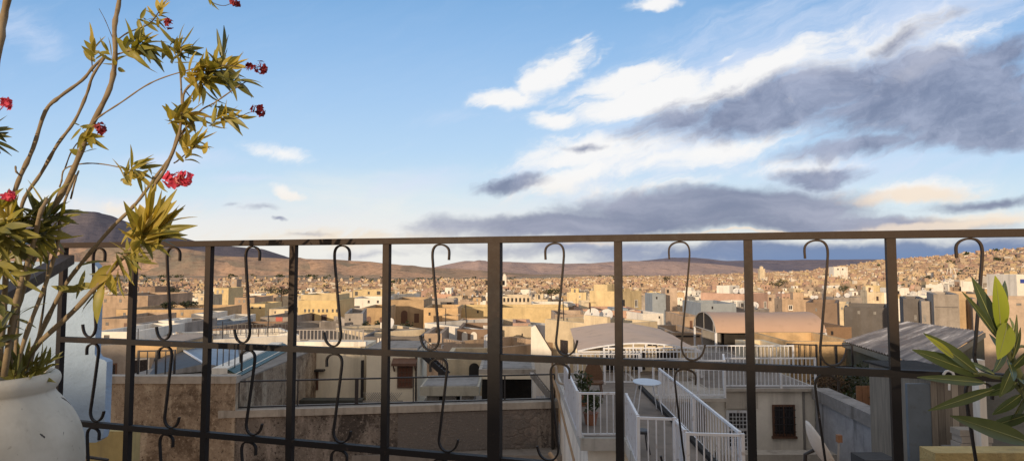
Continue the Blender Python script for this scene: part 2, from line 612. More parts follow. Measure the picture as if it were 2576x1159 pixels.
radii = [0.0, 3, 6, 10, 15, 20, 26, 32, 38, 44, 52, 60, 75, 100, 130, 180, 240, 300, 380, 450, 500, 580, 660, 740, 800, 900, 1000, 1100, 1200, 1300, 1400, 1500, 1600, 1750, 1900, 2050, 2200, 2600, 3200, 4000, 6000, 9000, 15000, 30000, 60000]
NA = 540
gb = MB()
for r in radii:
    for k in range(NA):
        az = 2 * math.pi * k / NA
        x, y = r * math.sin(az), r * math.cos(az)
        gb.v.append(Vector((x, y, ground_z(x, y) + wobble(x, y, r))))
for i in range(len(radii) - 1):
    for k in range(NA):
        k2 = (k + 1) % NA
        gb.f.append((i * NA + k, i * NA + k2, (i + 1) * NA + k2, (i + 1) * NA + k))
        gb.m.append(0)
ground = gb.build("ground", LAND, smooth=True)
tag(ground, "dry brown valley floor and slopes under the old town", None, None, "structure")


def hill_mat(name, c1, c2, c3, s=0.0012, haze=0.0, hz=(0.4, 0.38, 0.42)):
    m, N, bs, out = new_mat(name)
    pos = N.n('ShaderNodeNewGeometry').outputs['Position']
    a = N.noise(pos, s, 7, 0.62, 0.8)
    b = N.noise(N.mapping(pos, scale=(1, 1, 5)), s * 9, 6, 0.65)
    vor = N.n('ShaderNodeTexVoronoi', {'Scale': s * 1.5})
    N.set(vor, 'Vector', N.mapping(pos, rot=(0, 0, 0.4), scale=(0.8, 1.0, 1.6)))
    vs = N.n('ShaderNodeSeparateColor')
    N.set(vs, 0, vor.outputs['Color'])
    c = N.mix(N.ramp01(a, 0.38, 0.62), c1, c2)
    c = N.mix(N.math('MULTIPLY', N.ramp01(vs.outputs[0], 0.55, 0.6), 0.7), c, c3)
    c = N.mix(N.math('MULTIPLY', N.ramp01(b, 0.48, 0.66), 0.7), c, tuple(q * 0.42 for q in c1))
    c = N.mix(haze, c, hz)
    N.set(bs, 'Base Color', c)
    bs.inputs['Roughness'].default_value = 1.0
    bpn = N.n('ShaderNodeBump', {'Strength': 0.8, 'Distance': 0.035 / s})
    N.set(bpn, 'Height', N.noise(pos, s * 4, 8, 0.65, 0.4))
    N.set(bs, 'Normal', bpn)
    bs.inputs['Specular IOR Level'].default_value = 0.0
    return m


def ridge(name, D, prof, mat, label, front=0.45, back=0.35, relief=0.1, seed=0.0, base_py=700, rough=0.0006):
    xs = [p[0] for p in prof]
    ys = [p[1] for p in prof]
    mb = MB()
    n = 220
    rows = [-1.0, -0.8, -0.62, -0.46, -0.34, -0.24, -0.16, -0.1, -0.05, 0.0, 0.15, 0.4, 0.7, 1.0]
    for t in rows:
        for i in range(n + 1):
            px = xs[0] + (xs[-1] - xs[0]) * i / n
            cz = at(px, interp(xs, ys, px), D).z + D * rough * mnoise.fractal(Vector((px * 0.02, seed, 0)), 1.0, 2.0, 4)
            Y = D * (1 + (front if t < 0 else back) * t)
            x = at(px, 674, D).x * (Y / D)
            k = 1 - abs(t) ** 1.15 if t < 0 else 1 - t ** 1.5
            low = CAMZ - (base_py - 674) / FOC * D * (1 - front) - 25
            z = low + (cz - low) * k
            if t < -0.02:
                z += relief * (cz - low) * mnoise.fractal(Vector((x, Y, seed * 100)) / (D * 0.07), 1.0, 2.0, 5) * min(1, (1 + t) * 3) * min(1, -t * 6)
            mb.v.append(Vector((x, Y, z)))
    for r in range(len(rows) - 1):
        for i in range(n):
            a = r * (n + 1) + i
            mb.f.append((a, a + 1, a + n + 2, a + n + 1))
            mb.m.append(0)
    o = mb.build(name, mat, smooth=True)
    tag(o, label, None, None, "structure")
    return o


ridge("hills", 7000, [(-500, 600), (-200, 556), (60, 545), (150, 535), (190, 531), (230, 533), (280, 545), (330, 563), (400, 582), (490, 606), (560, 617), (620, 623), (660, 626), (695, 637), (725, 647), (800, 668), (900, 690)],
      hill_mat("mountain_slope", (0.12, 0.10, 0.105), (0.15, 0.125, 0.125), (0.18, 0.15, 0.14), 0.0011, 0.3, (0.22, 0.21, 0.26)), "dark shadowed mountain rising at the far left", relief=0.10, rough=0.0002, seed=2.0, base_py=690)  # cloud shadow put into the dark slope colour
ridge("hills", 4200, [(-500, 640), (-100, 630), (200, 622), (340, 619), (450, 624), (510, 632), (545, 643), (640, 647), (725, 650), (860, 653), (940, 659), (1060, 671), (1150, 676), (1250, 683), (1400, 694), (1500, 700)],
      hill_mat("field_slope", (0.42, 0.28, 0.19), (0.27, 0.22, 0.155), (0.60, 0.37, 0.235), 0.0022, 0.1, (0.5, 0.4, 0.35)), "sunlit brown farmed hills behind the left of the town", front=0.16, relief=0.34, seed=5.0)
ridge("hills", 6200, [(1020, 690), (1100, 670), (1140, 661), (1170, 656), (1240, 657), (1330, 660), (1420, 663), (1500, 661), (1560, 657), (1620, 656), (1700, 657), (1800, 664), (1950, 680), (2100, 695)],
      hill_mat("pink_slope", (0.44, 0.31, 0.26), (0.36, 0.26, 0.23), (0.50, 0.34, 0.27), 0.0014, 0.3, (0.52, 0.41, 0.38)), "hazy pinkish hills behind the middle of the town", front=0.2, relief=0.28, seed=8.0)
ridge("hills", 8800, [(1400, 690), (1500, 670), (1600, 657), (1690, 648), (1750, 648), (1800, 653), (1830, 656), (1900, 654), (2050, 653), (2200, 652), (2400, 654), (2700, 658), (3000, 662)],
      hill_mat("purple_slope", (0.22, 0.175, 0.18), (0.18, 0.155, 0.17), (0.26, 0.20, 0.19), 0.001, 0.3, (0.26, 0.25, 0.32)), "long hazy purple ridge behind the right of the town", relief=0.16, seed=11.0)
# ------------------------------------------------------------------ town materials
PL = {
    'cream': plaster("cream_plaster", (0.60, 0.50, 0.35), 0.4, 0.25, 0.3, tint=0.2),
    'ochre': plaster("ochre_plaster", (0.50, 0.355, 0.205), 0.42, 0.25, 0.3, tint=0.2),
    'yellow': plaster("yellow_plaster", (0.62, 0.485, 0.265), 0.3, 0.3, 0.2, tint=0.15),
    'white': plaster("white_plaster", (0.74, 0.70, 0.62), 0.2, 0.3, 0.3, tint=0.15),
    'grey': plaster("grey_plaster", (0.33, 0.29, 0.25), 0.45, 0.3, 0.4, tint=0.25),
    'tan': plaster("tan_plaster", (0.42, 0.315, 0.225), 0.45, 0.25, 0.35, tint=0.25),
    'pink': plaster("pink_plaster", (0.50, 0.32, 0.235), 0.3, 0.25, 0.3, tint=0.2),
    'brown': plaster("brown_plaster", (0.25, 0.17, 0.115), 0.3, 0.3, 0.4, tint=0.25),
    'blue': plaster("pale_blue_plaster", (0.27, 0.305, 0.335), 0.2, 0.4, 0.3, tint=0.1),
    'darkgrey': plaster("dark_grey_plaster", (0.14, 0.13, 0.125), 0.35, 0.3, 0.4, tint=0.25),
}
WORD = {'cream': 'cream', 'ochre': 'ochre', 'yellow': 'yellow', 'white': 'white', 'grey': 'grey', 'tan': 'tan', 'pink': 'pinkish', 'brown': 'brown', 'blue': 'pale blue', 'darkgrey': 'dark grey'}
ROOF = plaster("roof_screed", (0.36, 0.30, 0.25), 0.4, 0.3, 0.45, tint=0.35)
GLASS = paint("dark_window", (0.035, 0.032, 0.034), 0.25, 0.3, 2.0, (0.08, 0.06, 0.05), 0.2)
WOOD = paint("brown_wood", (0.13, 0.065, 0.04), 0.6, 0.4, 5.0, (0.03, 0.02, 0.015), 0.4)
WHITE_METAL = paint("white_metal", (0.70, 0.715, 0.745), 0.5, 0.16, 2.2, (0.30, 0.21, 0.14), 0.5)
DISH = paint("dish_paint", (0.62, 0.60, 0.57), 0.5, 0.15, 3.0, (0.3, 0.22, 0.15), 0.4)
BLACK = paint("black_iron", (0.022, 0.02, 0.022), 0.5, 0.3, 12.0, (0.09, 0.05, 0.035), 0.5)
TANK = paint("tank_plastic", (0.05, 0.055, 0.07), 0.4, 0.2, 2.0)


class Frame:
    """local frame of one building: origin, yaw"""

    def __init__(self, c, yaw):
        self.c = Vector(c)
        self.R = Matrix.Rotation(yaw, 3, 'Z')
        self.yaw = yaw

    def __call__(self, x, y, z):
        return self.R @ Vector((x, y, z)) + self.c


def flat_roofed(F, w, d, h, par=0.5, t=0.25):
    """walls with a parapet standing round a sunken flat roof; two collectors"""
    W, R = MB(), MB()
    x, y = w / 2, d / 2
    o = [(-x, -y), (x, -y), (x, y), (-x, y)]
    i = [(-x + t, -y + t), (x - t, -y + t), (x - t, y - t), (-x + t, y - t)]
    for k in range(4):
        a, b = o[k], o[(k + 1) % 4]
        c, e = i[k], i[(k + 1) % 4]
        W.quad(F(*a, 0), F(*b, 0), F(*b, h), F(*a, h))
        W.quad(F(*a, h), F(*b, h), F(*e, h), F(*c, h))
        W.quad(F(*c, h), F(*e, h), F(*e, h - par), F(*c, h - par))
    R.quad(*[F(*p, h - par) for p in i])
    return W, R


def window_on(parent, c, rx, n, w, h, bars=(0, 0), fmat=None, pmat=None, frame=0.06, proud=0.04, name='window', sill=True):
    """frame ring with a pane behind it; pane is the child"""
    c, rx, n = Vector(c), Vector(rx).normalized(), Vector(n).normalized()
    up = Vector((0, 0, 1))
    M = MB()
    o = c + n * (proud / 2 + 0.004)
    for s in (-1, 1):
        M.beam(o + rx * (s * w / 2) - up * (h / 2 + frame / 2), o + rx * (s * w / 2) + up * (h / 2 + frame / 2), frame, proud, up=n)
        M.beam(o + up * (s * h / 2) - rx * (w / 2 - frame / 2), o + up * (s * h / 2) + rx * (w / 2 - frame / 2), frame, proud * 0.97, up=n)
    for k in range(1, bars[0] + 1):
        q = -w / 2 + w * k / (bars[0] + 1)
        M.beam(o + rx * q - up * (h / 2 - frame / 2), o + rx * q + up * (h / 2 - frame / 2), frame * 0.5, proud * 0.7, up=n)
    for k in range(1, bars[1] + 1):
        q = -h / 2 + h * k / (bars[1] + 1)
        M.beam(o + up * q - rx * (w / 2 - frame / 2), o + up * q + rx * (w / 2 - frame / 2), frame * 0.5, proud * 0.6, up=n)
    if sill:
        s0 = c + n * 0.05 - up * (h / 2 + frame * 1.1)
        M.beam(s0 - rx * (w / 2 + frame), s0 + rx * (w / 2 + frame), 0.12, frame, up=up)
    f = M.build(name, fmat or WOOD, parent)
    P = MB()
    o = c + n * 0.012
    P.quad(o - rx * w / 2 - up * h / 2, o + rx * w / 2 - up * h / 2, o + rx * w / 2 + up * h / 2, o - rx * w / 2 + up * h / 2)
    P.build('pane', pmat or GLASS, f)
    return f


def plain_window(parent, c, rx, n, w, h, mat=None, name='window'):
    """small far window: dark opening with a shallow reveal"""
    c, rx, n = Vector(c), Vector(rx).normalized(), Vector(n).normalized()
    M = MB()
    M.beam(c - rx * w / 2, c + rx * w / 2, 0.05, h, up=Vector((0, 0, 1)))
    return M.build(name, mat or GLASS, parent)


def dish_mb(p, r, aim, M=None):
    M = M or MB()
    aim = Vector(aim).normalized()
    q = aim.to_track_quat('Z', 'Y').to_matrix()
    p = Vector(p)
    o = len(M.v)
    n = 14
    M.v.append(p)
    for ring, (rr, dz) in enumerate(((0.5, 0.06), (1.0, 0.22))):
        for k in range(n):
            a = 2 * math.pi * k / n
            M.v.append(p + q @ Vector((math.cos(a) * rr * r, math.sin(a) * rr * r, dz * r)))
    for k in range(n):
        k2 = (k + 1) % n
        M.f.append((o, o + 1 + k, o + 1 + k2))
        M.f.append((o + 1 + k, o + 1 + n + k, o + 1 + n + k2, o + 1 + k2))
        M.m += [0, 0]
    low = p + q @ Vector((0, -r, 0.22 * r))
    foc = p + aim * (r * 0.75)
    M.beam(low, foc, 0.03)
    M.box(foc, (0.09, 0.09, 0.12))
    M.beam(p, p - Vector((0, 0, r + 0.25)) - aim * 0.1, 0.05)
    return M


HOUSES = []      # every town house: dict(root, box corners, colour, hero)


def arched(c, rx, n, w, h, mat, parent, name):
    M = MB()
    c, rx, n = Vector(c), Vector(rx), Vector(n)
    up = Vector((0, 0, 1))
    pts = [(-w / 2, -h / 2), (w / 2, -h / 2)] + [(math.cos(a) * w / 2, h / 2 - w / 2 + math.sin(a) * w / 2) for a in [math.pi * k / 8 for k in range(9)]]
    o = c + n * 0.03
    M.add([o + rx * a + up * b for a, b in pts], [tuple(range(len(pts)))])
    return M.build(name, mat, parent)


def hero(label, px0, px1, py, Y, depth, col, ybot=None, feats=(), yaw=0.0, name='town_house', cat='house', par=0.5, roofm=None, rooms=()):
    """a building measured in the photograph: front between px0 and px1, top edge at py, at distance Y"""
    x0, x1, z1 = xat(px0, Y), xat(px1, Y), zat(py, Y)
    cx, w = (x0 + x1) / 2, x1 - x0
    z0 = min(ground_z(cx, Y), ground_z(cx, Y + depth)) - 1.0
    c = Vector((cx, Y, z0)) + Matrix.Rotation(yaw, 3, 'Z') @ Vector((0, depth / 2, 0))
    F = Frame(c, yaw)
    h = z1 - z0
    root = thing(name, label, cat, c)
    W, R = flat_roofed(F, w, depth, h, par)
    W.build('wall', PL[col], root)
    R.build('roof', roofm or ROOF, root)
    rx, n = F.R @ Vector((1, 0, 0)), F.R @ Vector((0, -1, 0))

    def on_front(px, py_):
        p = at(px, py_, Y)
        return F(p.x - cx, -depth / 2, p.z - z0)
    for ft in feats:
        k = ft[0]
        if k in ('win', 'arch', 'bigwin', 'door', 'panel'):
            _, a0, a1, b0, b1 = ft[:5]
            p, q = on_front(a0, b0), on_front(a1, b1)
            cc, ww, hh = (p + q) / 2, (q - p).length_squared ** 0.5, abs(p.z - q.z)
            ww = abs((q - p).dot(rx))
            mat = ft[5] if len(ft) > 5 else None
            if k == 'win':
                plain_window(root, cc, rx, n, ww, hh, mat)
            elif k == 'door':
                plain_window(root, cc, rx, n, ww, hh, mat or WOOD, 'door')
            elif k == 'panel':
                plain_window(root, cc, rx, n, ww, hh, mat or WOOD, 'wall_panel')
            elif k == 'arch':
                arched(cc, rx, n, ww, hh, mat or WOOD, root, 'arched_door')
            else:
                window_on(root, cc, rx, n, ww, hh, (1, 2), fmat=mat, frame=0.1)
        elif k == 'room':                         # set-back upper storey / roof room
            _, a0, a1, b0, back, dd, rc = ft
            yy = Y + back
            rx0, rx1, rz = xat(a0, yy), xat(a1, yy), zat(b0, yy)
            F2 = Frame(F((rx0 + rx1) / 2 - cx, -depth / 2 + back + dd / 2, h - par), yaw)
            W2, R2 = flat_roofed(F2, rx1 - rx0, dd, rz - z0 - h + par, 0.25)
            rr = W2.build('roof_room', PL[rc], root)
            R2.build('roof', ROOF, rr)
    HOUSES.append(dict(root=root, px=(px0, px1), Y=Y, d=depth, top=py, bot=ybot if ybot is not None else py + 40, hero=True, c=(cx, Y + depth / 2), F=F, w=w, h=h, col=col))
    return root


# ------------------------------------------------------------------ buildings one can point at
W_ = 'win'
hero("long low beige house with blank wall at the far left edge of town", 246, 372, 743, 115, 16, 'tan', 775, [(W_, 262, 268, 752, 760), (W_, 300, 306, 752, 760), (W_, 340, 346, 753, 760)])
hero("long orange ochre wall house lying below a dark row of trees at left", 293, 520, 778, 92, 12, 'ochre', 803, [(W_, 310, 316, 786, 794), (W_, 455, 461, 785, 793)])
hero("plain tan house right beside the pale blue wall", 245, 328, 801, 72, 10, 'tan', 835, [('door', 312, 318, 812, 832), (W_, 266, 273, 810, 818)])
hero("small bright white house left of the third railing post", 482, 522, 789, 84, 6, 'white', 806, [])
hero("low white house with grey side right of the third railing post", 545, 602, 801, 78, 8, 'white', 822, [(W_, 575, 582, 806, 814), (W_, 560, 566, 806, 813)], yaw=0.15)
hero("pale long house with dark end window below the pine tree", 675, 728, 777, 94, 8, 'cream', 797, [(W_, 716, 724, 781, 791), (W_, 690, 694, 782, 788)])
hero("square yellow house left of the fourth post, above the white one", 624, 667, 764, 110, 8, 'yellow', 788, [(W_, 632, 637, 770, 776), (W_, 652, 657, 770, 776)])
hero("low grey house with a bright red panel on its front", 655, 728, 797, 82, 9, 'grey', 826, [('panel', 694, 711, 794 + 3, 811, paint("red_panel", (0.42, 0.07, 0.04), 0.6)), (W_, 672, 678, 802, 810)], yaw=-0.06)
hero("pair of joined pale yellow houses at the foot of a leaning tower", 538, 574, 724, 165, 9, 'yellow', 747, [(W_, 545, 550, 729, 739), (W_, 558, 562, 729, 737)])
hero("narrow cream house just left of the third railing post", 498, 520, 742, 150, 8, 'cream', 764, [(W_, 505, 510, 748, 755)])
hero("dark brown block house near the second railing post", 349, 389, 721, 170, 10, 'brown', 762, [(W_, 356, 360, 732, 738), (W_, 372, 376, 732, 738)])
hero("slender tall tan tower house standing alone at left", 580, 594, 702, 175, 3.2, 'tan', 750, [(W_, 585, 588, 708, 713)], name='tower', cat='tower')
hero("tan roof terrace house with ragged roofline left of the pine", 590, 640, 748, 128, 10, 'tan', 768, [(W_, 600, 604, 754, 761), (W_, 612, 616, 754, 761), (W_, 626, 630, 754, 761)])
arc = [(W_, 765 + i * 10.3 + (i > 2) * 4 + (i > 5) * 4, 769.5 + i * 10.3 + (i > 2) * 4 + (i > 5) * 4, 777, 785) for i in range(8)]
hero("big yellow house with a row of small upper windows beside the fourth post", 750, 852, 755, 90, 9, 'yellow', 815,
     arc + [('bigwin', 779, 790, 790, 806), ('bigwin', 809, 821, 791, 806), ('room', 757, 850, 741, 1.5, 6.5, 'yellow')], yaw=0.0)
hero("shaded grey block with slanting skyline beside the big yellow house", 868, 913, 788, 68, 9, 'grey', 835, [(W_, 878, 882, 800, 806)], yaw=0.18)
hero("orange ochre wall house with two openings left of the fifth post", 911, 968, 774, 86, 8, 'ochre', 835, [('arch', 922, 933, 795, 812), ('arch', 955, 962, 797, 815)])
hero("ochre house with one tall arched door right of the fifth post", 980, 1066, 754, 97, 10, 'ochre', 818, [('arch', 1009, 1025, 780, 813), ('panel', 1042, 1054, 788, 811)])
hero("orange ochre house with a projecting lower block in the fifth bay", 1066, 1152, 774, 93, 9, 'ochre', 822, [(W_, 1078, 1083, 785, 793), (W_, 1098, 1103, 785, 793)])
hero("plain projecting ochre block below the fifth bay scroll", 1113, 1153, 794, 88, 4.5, 'ochre', 824)
hero("grey and cream house with a dark flat canopy behind the ochre block", 1064, 1142, 755, 118, 9, 'grey', 776, [('panel', 1070, 1082, 757, 761, GLASS), (W_, 1124, 1136, 760, 769)])
hero("long bright yellow wall house passing behind the thick central post", 1152, 1248, 774, 100, 9, 'yellow', 806, [(W_, 1200, 1204, 781, 787)])
hero("bright yellow house with shadowed buttresses right of the thick central post", 1258, 1430, 773, 101, 9, 'yellow', 806, [(W_, 1408, 1412, 778, 784)])
colw = [(W_, 1266 + i * 10, 1271 + i * 10, 749, 759) for i in range(7)] + [(W_, 1266 + i * 10, 1271 + i * 10, 766, 772) for i in range(7)]
hero("pale yellow building with two rows of close windows beside the thick post", 1262, 1336, 745, 142, 10, 'cream', 774, colw)
hero("white roofed house above the long yellow one", 1340, 1428, 763, 125, 8, 'white', 775, [(W_, 1365, 1369, 765, 771)])
hero("square tan house below the yellow wall, left of the barrel awning", 1396, 1482, 790, 70, 7, 'tan', 815, [(W_, 1410, 1415, 797, 804)])
hero("small cream framed cube beside the peak of the barrel awning", 1480, 1505, 791, 66, 5, 'cream', 812, [('panel', 1484, 1498, 795, 808, PL['grey'])])
hero("bright white cube house with a dark shaded left half", 1614, 1671, 788, 74, 7, 'white', 813, [(W_, 1658, 1662, 795, 801)], yaw=0.25)
hero("tall tan tower house with one high window left of a scroll", 1674, 1704, 724, 150, 4.5, 'tan', 780, [(W_, 1677, 1683, 728, 737)], name='tower', cat='tower')
hero("grey blue flat block leaning on the tall tan tower", 1641, 1675, 739, 146, 8, 'blue', 772, [(W_, 1650, 1654, 746, 752)])
hero("low mauve roofed house cluster left of the white cube", 1506, 1612, 781, 78, 9, 'pink', 803, [(W_, 1530, 1535, 788, 794), (W_, 1575, 1580, 788, 794), ('room', 1540, 1580, 776, 2, 4, 'blue')])
hero("grey blue concrete block rising behind the pink vaulted awning", 1763, 1852, 763, 74, 8, 'blue', 792, [(W_, 1790, 1794, 770, 777)])
hero("tan house with wall facing the lattice end of the pink awning", 1722, 1766, 796, 56, 7, 'tan', 830, [('door', 1735, 1742, 806, 826)])
hero("shadowed brown block rising at the right end of the pink awning", 2030, 2101, 761, 58, 7, 'brown', 825, [(W_, 2052, 2057, 775, 783)], yaw=-0.5)
hero("square cream house between the eighth post and the brown block", 2086, 2131, 764, 68, 6, 'cream', 795, [(W_, 2100, 2105, 772, 778), (W_, 2115, 2119, 772, 778)], yaw=-0.5)
hero("wide dark grey house in shadow left of the ninth railing post", 2130, 2231, 772, 64, 8, 'darkgrey', 818, [(W_, 2160, 2166, 782, 790), (W_, 2195, 2201, 783, 790)], yaw=-0.5)
hero("dark concrete cube just right of the ninth railing post", 2276, 2323, 751, 46, 5, 'darkgrey', 810, [(W_, 2300, 2306, 792, 806)], yaw=-0.5)
hero("ribbed grey concrete cube carrying a satellite dish", 2321, 2358, 757, 44, 5, 'grey', 812, [('door', 2314 + 12, 2332, 792, 810, GLASS)], yaw=-0.5)
hero("tall bare grey concrete block with a seam across it, at right", 2354, 2407, 740, 42, 5, 'grey', 826, [('panel', 2356, 2405, 771, 773, PL['darkgrey'])], yaw=-0.5)
hero("sunlit yellow ochre block behind the right hand oleander", 2406, 2468, 739, 43, 6, 'ochre', 820, yaw=-0.5)
hero("tan house at the right border behind the oleander leaves", 2466, 2640, 752, 40, 6, 'tan', 845, [(W_, 2556, 2566, 762, 768)], yaw=-0.5)
hero("white pillar house with a blue patch at the right border", 2560, 2640, 690, 95, 6, 'white', 740, [('panel', 2566, 2600, 702, 712, paint("blue_panel", (0.03, 0.06, 0.3), 0.5))])
hero("three joined small yellow houses above the orange arched wall", 888, 965, 729, 190, 8, 'yellow', 748, [(W_, 893, 900, 733, 743), (W_, 925, 930, 733, 740), (W_, 948, 957, 732, 741)])
hero("low white house with black awning above the orange arched wall", 880, 967, 750, 118, 9, 'white', 776, [('panel', 882, 905, 769, 774, GLASS), (W_, 925, 930, 755, 762), (W_, 948, 953, 755, 762)])
hero("wide pale house with terrace far up the right hill", 2100, 2135, 671, 900, 14, 'white', 684, [(W_, 2106, 2110, 675, 679), (W_, 2118, 2122, 675, 679)])
hero("long pale building on the right hill beside the top of the oleander", 2392, 2640, 693, 640, 14, 'cream', 702, [(W_, 2400 + i * 17, 2404 + i * 17, 696, 699) for i in range(10)])

# ------------------------------------------------------------------ the rest of the medina, house by house
cols_w = ['cream'] * 5 + ['ochre'] * 5 + ['yellow'] * 2 + ['white'] * 4 + ['tan'] * 6 + ['pink'] * 3 + ['grey'] * 3 + ['brown']
cand = []
gy = 46.0
s = 7.7
row = 0
while gy < 420:
    gx = -0.62 * gy * 1.0 - 20 + (row % 2) * s / 2
    while gx < 0.84 * gy + 20:
        x, y = gx + rnd.uniform(-1.5, 1.5), gy + rnd.uniform(-1.8, 1.8)
        w, d = rnd.uniform(4.8, 8.6), rnd.uniform(4.8, 8.4)
        hh = rnd.uniform(3.8, 7.6)
        if rnd.random() < 0.12:
            hh += 2.6
        yaw = 0.25 * math.sin(x * 0.013 + y * 0.017) + rnd.uniform(-0.08, 0.08) + (0.5 if math.sin(y * 0.02 + x * 0.005) > 0.6 else 0)
        z0 = ground_z(x, y) - 1
        z1 = z0 + hh + 1
        gx += s
        if rnd.random() < 0.06:
            continue
        yf = y - d / 2
        a = proj((x - w / 2, yf, z1))
        b = proj((x + w / 2, yf, z1))
        if b[0] < 200 or a[0] > 2620:
            continue
        ok = True
        for Hs in HOUSES:
            if not (a[0] < Hs['px'][1] + 4 and b[0] > Hs['px'][0] - 4):
                continue
            if abs(y - Hs['c'][1]) < (d + Hs['d']) / 2 + 0.6 and abs(x - Hs['c'][0]) < (w + Hs['w']) / 2 + 0.6:
                ok = False
                break
            if y < Hs['c'][1] and min(a[1], b[1]) - 2 < Hs['bot'] - 3 and Hs['Y'] < 300:
                # lower this house so that it stays below what the photo shows, or drop it
                zt = zat(Hs['bot'] - 1, yf)
                if zt - z0 > 3.6:
                    z1 = min(z1, zt)
                    a = proj((x - w / 2, yf, z1)); b = proj((x + w / 2, yf, z1))
                else:
                    ok = False
                    break
        if not ok:
            continue
        if a[0] < 1110 and min(a[1], b[1]) < 715 and gy > 200:
            continue
        cand.append(dict(x=x, y=y, z0=z0, z1=z1, w=w, d=d, yaw=yaw, col=rnd.choice(cols_w if y > 95 else ['cream', 'tan', 'tan', 'grey', 'grey', 'brown', 'white']), px=(a[0], b[0]), top=(a[1] + b[1]) / 2, sz=(b[0] - a[0])))
    gy += s * rnd.uniform(0.92, 1.05)
    row += 1
# keep only what can be seen from the terrace (coarse skyline test, near to far)
cand.sort(key=lambda q: q['y'])
sky_line = [1159.0] * 2800
for q in sorted(cand + [dict(hero=True, x=0, y=Hs['Y'], px=Hs['px'], top=Hs['top']) for Hs in HOUSES], key=lambda q: q['y']):
    i0, i1 = int(max(0, q['px'][0])), int(min(2799, max(q['px'][1], q['px'][0] + 1)))
    vis = sum(1 for i in range(i0, i1 + 1) if q['top'] < sky_line[i] - 1.2)
    q['vis'] = vis / max(1, i1 - i0 + 1)
    q['show'] = sum(max(0, sky_line[i] - q['top']) for i in range(i0, i1 + 1))
    for i in range(i0, i1 + 1):
        sky_line[i] = min(sky_line[i], q['top'] - 1)
cand = [q for q in cand if q['vis'] > 0.25]
cand.sort(key=lambda q: -q['show'])
INDIV, REST = cand[:400], cand[400:]

